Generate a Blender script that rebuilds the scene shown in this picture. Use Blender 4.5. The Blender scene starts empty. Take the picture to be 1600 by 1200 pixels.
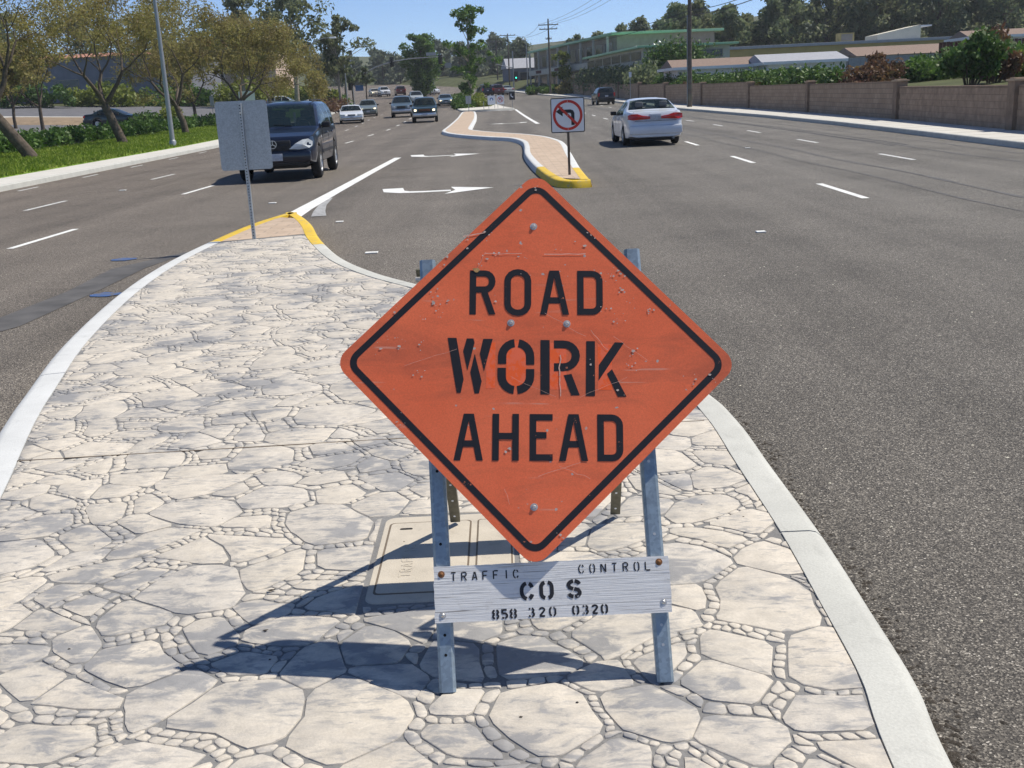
import bpy, bmesh, math, random
import numpy as np
from mathutils import Vector, Matrix

# ------------------------------------------------------------------ camera, sky, sun, exposure
sc = bpy.context.scene
col = sc.collection
cam_d = bpy.data.cameras.new('camera'); cam = bpy.data.objects.new('camera', cam_d); col.objects.link(cam)
cam_d.sensor_width = 36.0; cam_d.lens = 37.44; cam_d.clip_start = 0.05; cam_d.clip_end = 4000
cam.matrix_world = (Matrix.Translation((0, 0, 1.75)) @ Matrix.Rotation(math.radians(90 - 15.19), 4, 'X')
                    @ Matrix.Rotation(math.radians(-2.75), 4, 'Z'))
sc.camera = cam
SUN = Vector((0.625, 0.1875, 1.0)).normalized()
world = bpy.data.worlds.new('World'); sc.world = world; world.use_nodes = True
wn = world.node_tree
sky = wn.nodes.new('ShaderNodeTexSky'); sky.sky_type = 'NISHITA'; sky.sun_disc = False
sky.sun_elevation = math.asin(SUN.z); sky.sun_rotation = math.atan2(SUN.x, SUN.y)
sky.air_density = 0.52; sky.dust_density = 0.0; sky.ozone_density = 5.6; sky.altitude = 60
bg = wn.nodes['Background']; bg.inputs['Strength'].default_value = 0.14
wn.links.new(sky.outputs[0], bg.inputs[0])
sl = bpy.data.lights.new('sun', 'SUN'); sl.energy = 4.9; sl.angle = math.radians(0.53); sl.color = (1.0, 0.935, 0.82)
so = bpy.data.objects.new('sun', sl); col.objects.link(so)
so.rotation_euler = SUN.to_track_quat('Z', 'Y').to_euler(); so.location = (20, 6, 40)
sc.view_settings.view_transform = 'Standard'; sc.view_settings.look = 'None'
sc.view_settings.exposure = 0.13; sc.view_settings.gamma = 1.0
sc.cycles.max_bounces = 5; sc.cycles.volume_bounces = 0; sc.cycles.transparent_max_bounces = 12
sc.cycles.use_denoising = True

# ------------------------------------------------------------------ materials
class NB:
    def __init__(s, name):
        s.m = bpy.data.materials.new(name); s.m.use_nodes = True
        s.t = s.m.node_tree; s.b = s.t.nodes['Principled BSDF']; s.out = s.t.nodes['Material Output']
    def n(s, kind, **kw):
        nd = s.t.nodes.new('ShaderNode' + kind)
        for k, v in kw.items(): setattr(nd, k, v)
        return nd
    def i(s, nd, **kw):
        for k, v in kw.items(): nd.inputs[k.replace('_', ' ')].default_value = v
        return nd
    def l(s, a, b): s.t.links.new(a, b)
    def pos(s):
        return s.n('NewGeometry').outputs['Position']
    def noise(s, vec, scale, detail=3, rough=0.55, dist=0.0):
        nd = s.n('TexNoise'); nd.inputs['Scale'].default_value = scale; nd.inputs['Detail'].default_value = detail
        nd.inputs['Roughness'].default_value = rough; nd.inputs['Distortion'].default_value = dist
        s.l(vec, nd.inputs['Vector']); return nd.outputs['Fac']
    def scale(s, vec, sx, sy, sz, rz=0):
        mp = s.n('Mapping'); mp.inputs['Scale'].default_value = (sx, sy, sz); mp.inputs['Rotation'].default_value = (0, 0, rz)
        s.l(vec, mp.inputs['Vector']); return mp.outputs[0]
    def ramp(s, fac, stops):
        r = s.n('ValToRGB'); e = r.color_ramp.elements
        while len(e) < len(stops): e.new(0.5)
        for q, (p, c) in zip(e, stops):
            q.position = p; q.color = (c, c, c, 1) if not hasattr(c, '__len__') else (*c, 1)
        s.l(fac, r.inputs[0]); return r.outputs[0]
    def mix(s, fac, a, b, mode='MIX'):
        m = s.n('Mix', data_type='RGBA', blend_type=mode)
        for sock, v in ((m.inputs[0], fac), (m.inputs[6], a), (m.inputs[7], b)):
            if hasattr(v, 'links') or isinstance(v, bpy.types.NodeSocket): s.l(v, sock)
            elif hasattr(v, '__len__'): sock.default_value = (*v, 1)
            else: sock.default_value = v
        return m.outputs[2]
    def math(s, op, a, b=0.0):
        m = s.n('Math', operation=op)
        for sock, v in ((m.inputs[0], a), (m.inputs[1], b)):
            if isinstance(v, bpy.types.NodeSocket): s.l(v, sock)
            else: sock.default_value = v
        return m.outputs[0]
    def bump(s, h, strength=0.3, dist=0.01):
        b = s.n('Bump'); b.inputs['Strength'].default_value = strength; b.inputs['Distance'].default_value = dist
        s.l(h, b.inputs['Height']); s.l(b.outputs[0], s.b.inputs['Normal'])
    def fin(s, color, rough=0.7, metal=0.0, spec=0.5, coat=0.0):
        if isinstance(color, bpy.types.NodeSocket): s.l(color, s.b.inputs['Base Color'])
        else: s.b.inputs['Base Color'].default_value = (*color, 1)
        if isinstance(rough, bpy.types.NodeSocket): s.l(rough, s.b.inputs['Roughness'])
        else: s.b.inputs['Roughness'].default_value = rough
        s.b.inputs['Metallic'].default_value = metal; s.b.inputs['Specular IOR Level'].default_value = spec
        s.b.inputs['Coat Weight'].default_value = coat
        if coat: s.b.inputs['Coat Roughness'].default_value = 0.04
        return s.m

def simple(name, c, rough=0.6, metal=0.0, var=0.15, scale=6.0, spec=0.4, coat=0.0, bump=0.0):
    b = NB(name); p = b.pos(); f = b.noise(p, scale, 4)
    lo = tuple(x * (1 - var) for x in c); hi = tuple(min(1, x * (1 + var)) for x in c)
    if bump: b.bump(b.noise(p, scale * 6, 3), bump, 0.01)
    return b.fin(b.ramp(f, [(0.3, lo), (0.7, hi)]), rough, metal, spec, coat)

def emit(name, c, strength):
    b = NB(name); b.b.inputs['Emission Color'].default_value = (*c, 1); b.b.inputs['Emission Strength'].default_value = strength
    return b.fin(c, 0.3)

def leafmat(name, c1, c2, c3=None, trans=0.25, glossy=0.35):
    b = NB(name); g = b.n('NewGeometry'); r = g.outputs['Random Per Island']
    big = b.noise(g.outputs['Position'], 0.9, 2)
    cc = b.ramp(r, [(0.0, c1), (0.6, c2), (1.0, c3 or c2)])
    cc = b.mix(0.45, cc, b.ramp(big, [(0.35, c1), (0.65, c3 or c2)]))
    b.fin(cc, 0.55, 0, glossy)
    tr = b.n('BsdfTranslucent'); b.l(cc, tr.inputs[0])
    ms = b.n('MixShader'); ms.inputs[0].default_value = trans
    b.l(b.b.outputs[0], ms.inputs[1]); b.l(tr.outputs[0], ms.inputs[2]); b.l(ms.outputs[0], b.out.inputs[0])
    return b.m

def m_asphalt():
    b = NB('asphalt'); p = b.pos()
    v = b.n('TexVoronoi'); v.inputs['Scale'].default_value = 180; b.l(p, v.inputs['Vector'])
    sep = b.n('SeparateColor'); b.l(v.outputs['Color'], sep.inputs[0])
    chip = b.ramp(sep.outputs[0], [(0.0, (0.030, 0.029, 0.028)), (0.45, (0.075, 0.072, 0.068)), (0.8, (0.145, 0.138, 0.126)), (0.97, (0.27, 0.26, 0.235)), (1.0, (0.5, 0.49, 0.46))])
    big = b.noise(p, 0.5, 5, 0.6)
    lanes = b.noise(b.scale(p, 0.9, 0.03, 1), 1.0, 3)
    tone = b.ramp(b.math('ADD', b.math('MULTIPLY', big, 0.4), b.math('MULTIPLY', lanes, 0.6)), [(0.36, 0.70), (0.50, 0.98), (0.64, 1.2)])
    c = b.mix(1.0, chip, tone, 'MULTIPLY')
    # warm brown old paving on the far carriageway, darker tone near the camera on the right
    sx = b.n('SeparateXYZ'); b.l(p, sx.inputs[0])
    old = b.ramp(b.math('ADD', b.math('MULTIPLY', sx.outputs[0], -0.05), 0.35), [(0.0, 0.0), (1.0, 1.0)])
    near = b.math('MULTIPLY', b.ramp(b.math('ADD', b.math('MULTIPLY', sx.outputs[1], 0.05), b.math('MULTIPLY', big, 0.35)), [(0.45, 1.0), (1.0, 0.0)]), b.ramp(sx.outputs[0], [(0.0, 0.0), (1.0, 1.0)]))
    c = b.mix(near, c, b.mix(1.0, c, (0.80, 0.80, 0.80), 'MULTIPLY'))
    c = b.mix(old, c, b.mix(1.0, c, (1.03, 0.93, 0.86), 'MULTIPLY'))
    c = b.mix(1.0, c, (1.33, 1.295, 1.235), 'MULTIPLY')
    v2 = b.n('TexVoronoi'); v2.inputs['Scale'].default_value = 180; b.l(p, v2.inputs['Vector'])
    b.bump(v2.outputs['Distance'], 0.55, 0.004)
    return b.fin(c, 0.8, 0, 0.28)

def m_stone():
    b = NB('stamped_stone'); p = b.pos(); g = b.n('NewGeometry'); oi = b.n('ObjectInfo')
    rnd = b.math('FRACT', b.math('ADD', g.outputs['Random Per Island'], oi.outputs['Random']))
    big = b.noise(p, 2.1, 3, 0.55)
    st = b.scale(p, 7, 14, 9, 0.75)
    fine = b.noise(st, 1.0, 9, 0.68, 0.5)
    tiny = b.noise(p, 140, 3, 0.6)
    amt = b.math('ADD', b.math('MULTIPLY', big, 0.86), b.math('MULTIPLY', rnd, 0.06))
    k = b.math('ADD', b.math('MULTIPLY', fine, 0.85), amt)
    mask = b.ramp(k, [(0.80, 0.0), (0.93, 0.30), (1.13, 0.90)])
    warm = b.ramp(rnd, [(0.0, (0.645, 0.585, 0.495)), (0.5, (0.605, 0.55, 0.465)), (1.0, (0.62, 0.57, 0.495))])
    warm = b.mix(1.0, warm, b.ramp(b.noise(p, 16, 5, 0.6), [(0.3, 0.86), (0.7, 1.06)]), 'MULTIPLY')
    warm = b.mix(1.0, warm, b.ramp(tiny, [(0.3, 0.9), (0.7, 1.05)]), 'MULTIPLY')
    grey = b.mix(b.noise(p, 30, 4), (0.19, 0.195, 0.205), (0.33, 0.325, 0.325))
    c = b.mix(mask, warm, grey)
    dash = b.math('MULTIPLY', b.ramp(b.noise(b.scale(p, 16, 44, 16, 0.8), 1.0, 5, 0.62, 0.6), [(0.50, 0.0), (0.64, 0.72)]), b.ramp(b.noise(p, 5.5, 4), [(0.40, 0.0), (0.56, 1.0)]))
    c = b.mix(dash, c, grey)
    h = b.math('ADD', b.math('MULTIPLY', fine, 0.7), b.math('MULTIPLY', tiny, 0.2))
    b.bump(h, 0.35, 0.012)
    return b.fin(c, 0.72, 0, 0.3)

def m_concrete(name, c, var=0.12, stain=0.25, scale=3.0):
    b = NB(name); p = b.pos()
    f1 = b.noise(p, scale, 6, 0.6); f2 = b.noise(p, scale * 40, 3, 0.6)
    cc = b.ramp(f1, [(0.3, tuple(x * (1 - var) for x in c)), (0.7, tuple(min(1, x * (1 + var * .6)) for x in c))])
    cc = b.mix(1.0, cc, b.ramp(f2, [(0.3, 1 - var), (0.7, 1.05)]), 'MULTIPLY')
    st = b.ramp(b.noise(p, scale * 2.3, 5, 0.7, 0.8), [(0.56, 0.0), (0.75, stain)])
    cc = b.mix(st, cc, tuple(x * 0.45 for x in c))
    b.bump(f2, 0.25, 0.006)
    return b.fin(cc, 0.85, 0, 0.25)

def m_paint(name, c, under, wear=0.55, scale=9.0, rough=0.6):
    b = NB(name); p = b.pos()
    f = b.noise(p, scale, 6, 0.7)
    f2 = b.noise(p, 60, 3, 0.6)
    w = b.ramp(b.math('ADD', b.math('MULTIPLY', f, 0.7), b.math('MULTIPLY', f2, 0.3)), [(wear, 0.0), (wear + 0.06, 0.85)])
    tone = b.mix(1.0, c, b.ramp(b.noise(p, 2.5, 4), [(0.3, 0.86), (0.7, 1.03)]), 'MULTIPLY')
    return b.fin(b.mix(w, tone, under), rough, 0, 0.3)

def m_orange():
    b = NB('orange_sheeting'); tc = b.n('TexCoord'); p = tc.outputs['Object']
    tone = b.ramp(b.noise(p, 2.2, 5, 0.6), [(0.3, (0.78, 0.146, 0.056)), (0.7, (0.88, 0.188, 0.078))])
    so_ = b.n('SeparateXYZ'); b.l(p, so_.inputs[0]); band = b.ramp(b.math('ABSOLUTE', so_.outputs[1]), [(0.03, 0.13), (0.16, 0.0)])
    smudge = b.ramp(b.math('ADD', b.noise(b.scale(p, 1.2, 4, 1), 2.4, 6, 0.68, 0.9), band), [(0.50, 0.0), (0.76, 0.48)])
    c = b.mix(smudge, tone, (0.36, 0.095, 0.05))
    grain = b.noise(p, 260, 2)
    c = b.mix(1.0, c, b.ramp(grain, [(0.25, 0.88), (0.75, 1.08)]), 'MULTIPLY')
    v = b.n('TexVoronoi'); v.inputs['Scale'].default_value = 23; b.l(b.mix(0.06, p, b.n('TexNoise').outputs['Color']), v.inputs['Vector'])
    gate = b.ramp(b.noise(p, 4.2, 3), [(0.40, 0.0), (0.48, 1.0)])
    dist = b.math('ADD', v.outputs['Distance'], b.math('MULTIPLY', b.noise(p, 60, 4, 0.7), 0.42))
    chip = b.math('MULTIPLY', b.ramp(dist, [(0.265, 1.0), (0.29, 0.0)]), gate)
    c = b.mix(chip, c, (0.46, 0.40, 0.36))
    # long thin scratches
    w = b.n('TexNoise'); w.inputs['Scale'].default_value = 1.0; w.inputs['Detail'].default_value = 2
    b.l(b.scale(p, 3, 60, 3, 0.5), w.inputs['Vector'])
    scr = b.math('MULTIPLY', b.ramp(w.outputs['Fac'], [(0.655, 0.0), (0.67, 0.55)]), b.ramp(b.noise(p, 5, 2), [(0.5, 0.0), (0.6, 1.0)]))
    c = b.mix(scr, c, (0.72, 0.36, 0.26))
    b.bump(b.noise(p, 5, 3), 0.06, 0.02)
    return b.fin(c, 0.42, 0, 0.4)

def m_lettering(name, c, under, wear=0.64):
    b = NB(name); tc = b.n('TexCoord'); p = tc.outputs['Object']
    f = b.math('ADD', b.math('MULTIPLY', b.noise(p, 16, 5, 0.7), 0.6), b.math('MULTIPLY', b.noise(p, 75, 4, 0.7), 0.4))
    return b.fin(b.mix(b.ramp(f, [(wear, 0.0), (wear + 0.02, 1.0)]), c, under), 0.5, 0, 0.35)

def m_board():
    b = NB('weathered_white_paint'); tc = b.n('TexCoord'); p = tc.outputs['Object']
    grain = b.noise(b.scale(p, 5, 260, 5), 1.0, 5, 0.65, 0.4)
    c = b.ramp(grain, [(0.28, (0.42, 0.41, 0.41)), (0.42, (0.68, 0.68, 0.68)), (0.7, (0.78, 0.78, 0.77))])
    dirt = b.ramp(b.noise(p, 26, 5, 0.7), [(0.56, 0.0), (0.76, 0.4)])
    c = b.mix(dirt, c, (0.34, 0.31, 0.28))
    crack = b.ramp(b.noise(b.scale(p, 3.5, 300, 3.5), 1.0, 3, 0.5, 0.6), [(0.62, 0.0), (0.67, 0.85)])
    c = b.mix(crack, c, (0.13, 0.115, 0.10))
    b.bump(grain, 0.5, 0.004)
    return b.fin(c, 0.75, 0, 0.3)

def m_galv(name, c, rough=0.5):
    b = NB(name); p = b.pos()
    v = b.n('TexVoronoi'); v.inputs['Scale'].default_value = 90; b.l(p, v.inputs['Vector'])
    sep = b.n('SeparateColor'); b.l(v.outputs['Color'], sep.inputs[0])
    cc = b.mix(1.0, c, b.ramp(sep.outputs[0], [(0.0, 0.84), (1.0, 1.1)]), 'MULTIPLY')
    cc = b.mix(b.ramp(b.noise(p, 11, 5, 0.7), [(0.52, 0.0), (0.72, 0.45)]), cc, tuple(x * .55 for x in c))
    return b.fin(cc, rough, 0.55, 0.5)

def m_glass(name, tint, alpha):
    b = NB(name)
    b.fin(tint, 0.03, 0, 0.6)
    tr = b.n('BsdfTransparent'); tr.inputs[0].default_value = (0.62, 0.70, 0.68, 1)
    ms = b.n('MixShader'); ms.inputs[0].default_value = alpha
    b.l(tr.outputs[0], ms.inputs[1]); b.l(b.b.outputs[0], ms.inputs[2]); b.l(ms.outputs[0], b.out.inputs[0])
    return b.m

def m_brickpad():
    b = NB('tan_brick_pattern'); p = b.pos()
    br = b.n('TexBrick'); br.inputs['Scale'].default_value = 1.0; br.inputs['Brick Width'].default_value = 0.40; br.inputs['Row Height'].default_value = 0.20
    br.inputs['Mortar Size'].default_value = 0.012; b.l(p, br.inputs['Vector'])
    br.inputs['Color1'].default_value = (0.50, 0.385, 0.285, 1); br.inputs['Color2'].default_value = (0.56, 0.44, 0.33, 1); br.inputs['Mortar'].default_value = (0.40, 0.32, 0.25, 1)
    c = b.mix(1.0, br.outputs['Color'], b.ramp(b.noise(p, 3, 5, .65), [(0.3, 0.8), (0.7, 1.08)]), 'MULTIPLY')
    b.bump(br.outputs['Fac'], -0.3, 0.006)
    return b.fin(c, 0.8, 0, 0.25)

def m_blockfar():
    b = NB('block_courses'); tc = b.n('TexCoord'); p = tc.outputs['Object']
    br = b.n('TexBrick'); br.inputs['Scale'].default_value = 1.0; br.inputs['Brick Width'].default_value = 0.40; br.inputs['Row Height'].default_value = 0.20
    br.inputs['Mortar Size'].default_value = 0.012
    cx = b.n('SeparateXYZ'); b.l(p, cx.inputs[0]); cb = b.n('CombineXYZ'); b.l(cx.outputs[1], cb.inputs[0]); b.l(cx.outputs[2], cb.inputs[1]); b.l(cb.outputs[0], br.inputs['Vector'])
    br.inputs['Color1'].default_value = (0.33, 0.235, 0.165, 1); br.inputs['Color2'].default_value = (0.40, 0.295, 0.21, 1); br.inputs['Mortar'].default_value = (0.22, 0.165, 0.125, 1)
    c = b.mix(1.0, br.outputs['Color'], b.ramp(b.noise(p, 1.3, 5, .65), [(0.3, 0.82), (0.7, 1.08)]), 'MULTIPLY')
    b.bump(br.outputs['Fac'], -0.5, 0.01)
    return b.fin(c, 0.9, 0, 0.2)

M = dict(
    asphalt=m_asphalt(), stone=m_stone(), mortar=m_concrete('grey_joint', (0.235, 0.232, 0.228), .2),
    kerb=m_concrete('kerb_concrete', (0.53, 0.53, 0.49), .12, .35), kerb_white=m_concrete('pale_kerb', (0.64, 0.65, 0.64), .09, .4),
    walk=m_concrete('sidewalk_concrete', (0.60, 0.58, 0.53), .10, .2, 1.0), tanwalk=m_brickpad(),
    yellow=m_paint('yellow_kerb_paint', (0.72, 0.49, 0.045), (0.38, 0.34, 0.27), .555), white=m_paint('white_road_paint', (0.80, 0.80, 0.77), (0.20, 0.195, 0.185), .585),
    white_worn=m_paint('worn_white_road_paint', (0.68, 0.68, 0.66), (0.14, 0.135, 0.13), .545), ghost=m_paint('ghost_white_paint', (0.42, 0.42, 0.41), (0.15, 0.145, 0.14), .53), blue_paint=m_paint('blue_marking_paint', (0.07, 0.13, 0.30), (0.14, 0.135, 0.13), .50),
    orange=m_orange(), black_sheet=m_lettering('black_lettering', (0.016, 0.016, 0.02), (0.55, 0.18, 0.09), .618),
    old_patch=m_lettering('fresh_orange_patch', (0.92, 0.13, 0.028), (0.88, 0.16, 0.07), .49),
    board=m_board(), stencil=m_lettering('black_stencil_paint', (0.022, 0.022, 0.026), (0.5, 0.5, 0.52), .60),
    galv=m_galv('blue_grey_galvanised', (0.29, 0.36, 0.42)), galv2=m_galv('grey_galvanised', (0.42, 0.45, 0.47)), olive=m_galv('dull_olive_steel', (0.16, 0.155, 0.12), .6),
    bolt=m_galv('bright_bolt', (0.62, 0.60, 0.56), .35), rust=simple('rusty_screw', (0.24, 0.11, 0.045), .7, .3), hole=simple('dark_hole', (0.012, 0.012, 0.012), .9),
    alu=m_galv('sign_back_aluminium', (0.40, 0.43, 0.455), .48), sheet_white=simple('white_sheeting', (0.74, 0.76, 0.80), .4, 0, .05), red=simple('red_sheeting', (0.55, 0.035, 0.022), .4, 0, .1), black=simple('black_film', (0.02, 0.02, 0.022), .45),
    lid=m_concrete('box_lid_concrete', (0.55, 0.495, 0.41), .12, .35, 7.0), lidseam=simple('dirt_seam', (0.17, 0.135, 0.10), .95),
    block=simple('tan_block', (0.34, 0.245, 0.175), .92, 0, .22, 3.5, .2, 0, .5), blockfar=m_blockfar(), cap=simple('pilaster_cap', (0.40, 0.30, 0.21), .9, 0, .15, 4, .2), pil=simple('pilaster_block', (0.25, 0.18, 0.13), .9, 0, .2, 4, .2),
    wood_pole=simple('pole_timber', (0.115, 0.10, 0.085), .85, 0, .25, 5, .2), wire=simple('cable', (0.03, 0.03, 0.032), .6), steel=m_galv('lamp_post_steel', (0.34, 0.36, 0.37)), dark_metal=simple('dark_metal', (0.03, 0.035, 0.035), .5),
    bark=simple('grey_bark', (0.105, 0.085, 0.068), .95, 0, .35, 9, .15, 0, .7), bark_pale=simple('pale_bark', (0.30, 0.26, 0.21), .9, 0, .3, 5, .15, 0, .4),
    grassland=simple('dry_ground', (0.085, 0.095, 0.045), .95, 0, .35, .35, .1), lawn=simple('lawn_soil', (0.15, 0.24, 0.03), .95, 0, .3, 1.2, .1), soil=simple('bare_soil', (0.26, 0.20, 0.14), .95, 0, .2, 2, .1),
    hill=simple('hill_scrub', (0.06, 0.08, 0.038), .95, 0, .4, .3, .1), lot=simple('lot_asphalt', (0.14, 0.14, 0.15), .9, 0, .15, 1.0, .2),
    grass=leafmat('grass_blades', (0.13, 0.20, 0.018), (0.20, 0.31, 0.025), (0.36, 0.40, 0.09), .3, .2),
    lf_jac=leafmat('brown_olive_leaves', (0.17, 0.13, 0.055), (0.30, 0.235, 0.09), (0.36, 0.36, 0.10), .5), lf_hedge=leafmat('hedge_leaves', (0.03, 0.075, 0.014), (0.075, 0.15, 0.03), (0.14, 0.24, 0.05), .3),
    lf_euc=leafmat('eucalyptus_leaves', (0.085, 0.115, 0.062), (0.17, 0.20, 0.10), (0.27, 0.285, 0.14), .5), lf_dark=leafmat('dark_green_leaves', (0.075, 0.115, 0.062), (0.155, 0.20, 0.10), (0.25, 0.285, 0.14), .5),
    lf_green=leafmat('fresh_green_leaves', (0.04, 0.10, 0.018), (0.10, 0.19, 0.035), (0.18, 0.29, 0.06), .38), lf_red=leafmat('reddish_leaves', (0.10, 0.045, 0.03), (0.18, 0.08, 0.055), (0.20, 0.15, 0.055), .32),
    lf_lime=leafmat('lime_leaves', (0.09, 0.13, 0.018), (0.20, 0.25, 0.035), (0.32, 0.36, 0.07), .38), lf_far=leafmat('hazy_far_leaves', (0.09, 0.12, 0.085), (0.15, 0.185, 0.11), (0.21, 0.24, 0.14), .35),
    tyre=simple('tyre_rubber', (0.018, 0.018, 0.019), .85), rim=m_galv('alloy_rim', (0.55, 0.56, 0.57), .3), trim=simple('black_trim', (0.02, 0.02, 0.022), .55), inter=simple('grey_interior', (0.09, 0.095, 0.10), .8), inter_tan=simple('tan_interior', (0.36, 0.33, 0.26), .8),
    glass_dk=m_glass('dark_tinted_glass', (0.012, 0.018, 0.02), .72), glass=m_glass('car_window_glass', (0.02, 0.03, 0.032), .38), glass_md=m_glass('shaded_window_glass', (0.015, 0.026, 0.03), .60), lens=m_glass('clear_lamp_lens', (0.72, 0.76, 0.78), .75), tail=simple('red_tail_lens', (0.42, 0.015, 0.012), .15, 0, .1, 12, .6), amber=simple('amber_lens', (0.55, 0.16, 0.02), .2), plate=simple('licence_plate', (0.42, 0.44, 0.48), .5, 0, .15, 20), chrome=m_galv('chrome_trim', (0.62, 0.63, 0.65), .15),
    lit=emit('lit_headlamp', (1.0, 0.82, 0.5), 3.0), lit_red=emit('lit_red_signal', (1.0, 0.03, 0.02), 1.6), lit_green=emit('lit_green_signal', (0.05, 1.0, 0.6), 2.2),
    roof_green=simple('green_metal_roof', (0.32, 0.56, 0.34), .5, 0, .08, 1, .4), stucco=simple('grey_stucco', (0.50, 0.50, 0.44), .9, 0, .1, 1.5, .2), stucco_dk=simple('brown_stucco', (0.30, 0.27, 0.23), .9, 0, .12, 1.5, .2), win=simple('dark_window', (0.02, 0.025, 0.03), .12, 0, .1, 3, .6),
    roof_brown=simple('brown_shingle', (0.25, 0.185, 0.15), .9, 0, .15, 5, .2), roof_grey=simple('grey_roofing', (0.36, 0.37, 0.40), .8, 0, .08, 3, .2), roof_red=simple('terracotta_tile', (0.40, 0.20, 0.14), .9, 0, .2, 6, .2), ochre=simple('ochre_wall', (0.46, 0.36, 0.15), .9, 0, .1, 1, .2), cream=simple('cream_wall', (0.66, 0.62, 0.50), .9, 0, .06, 1, .2), white_trim=simple('white_fascia', (0.78, 0.79, 0.80), .6, 0, .04), bluewall=simple('blue_grey_wall', (0.19, 0.20, 0.235), .9, 0, .12, 1.2, .2), pink=simple('pink_stucco', (0.58, 0.44, 0.38), .9, 0, .08, 1.2, .2), red_fence=simple('dark_red_fence', (0.10, 0.040, 0.032), .9, 0, .2, 3, .2), sky_blue=simple('blue_sign', (0.06, 0.16, 0.38), .5), fence_grey=simple('grey_fence', (0.30, 0.31, 0.32), .7), pebble_dark=simple('dark_debris', (0.06, 0.05, 0.04), .9))

# ------------------------------------------------------------------ object helpers
def link(o, parent=None):
    col.objects.link(o)
    if parent is not None: o.parent = parent
    return o
def tag(o, label=None, cat=None, group=None, kind=None):
    if label: o['label'] = label
    if cat: o['category'] = cat
    if group: o['group'] = group
    if kind: o['kind'] = kind
    return o
def empty(name, loc=(0, 0, 0), rz=0.0, label=None, cat=None, group=None, kind=None):
    o = bpy.data.objects.new(name, None); col.objects.link(o)
    o.location = loc; o.rotation_euler = (0, 0, rz); o.empty_display_size = 0.2
    return tag(o, label, cat, group, kind)
def mesh_obj(name, V, F, mat, parent=None, smooth=0.0, loc=None):
    me = bpy.data.meshes.new(name); me.from_pydata([tuple(v) for v in V], [], F); me.update()
    mats = mat if isinstance(mat, (list, tuple)) else [mat]
    for m in mats: me.materials.append(m)
    if smooth:
        me.polygons.foreach_set('use_smooth', [True] * len(me.polygons)); me.set_sharp_from_angle(angle=math.radians(smooth))
    o = bpy.data.objects.new(name, me)
    if loc is not None: o.location = loc
    return link(o, parent)
def quads_obj(name, P, mat, parent=None):
    """P: (N,4,3) array of quads, one loose face each"""
    P = np.asarray(P, dtype=np.float32); n = len(P)
    me = bpy.data.meshes.new(name)
    me.vertices.add(n * 4); me.vertices.foreach_set('co', P.reshape(-1))
    me.loops.add(n * 4); me.loops.foreach_set('vertex_index', np.arange(n * 4, dtype=np.int32))
    me.polygons.add(n); me.polygons.foreach_set('loop_start', np.arange(0, n * 4, 4, dtype=np.int32))
    me.update(calc_edges=True); me.validate(); me.materials.append(mat)
    return link(bpy.data.objects.new(name, me), parent)

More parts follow.
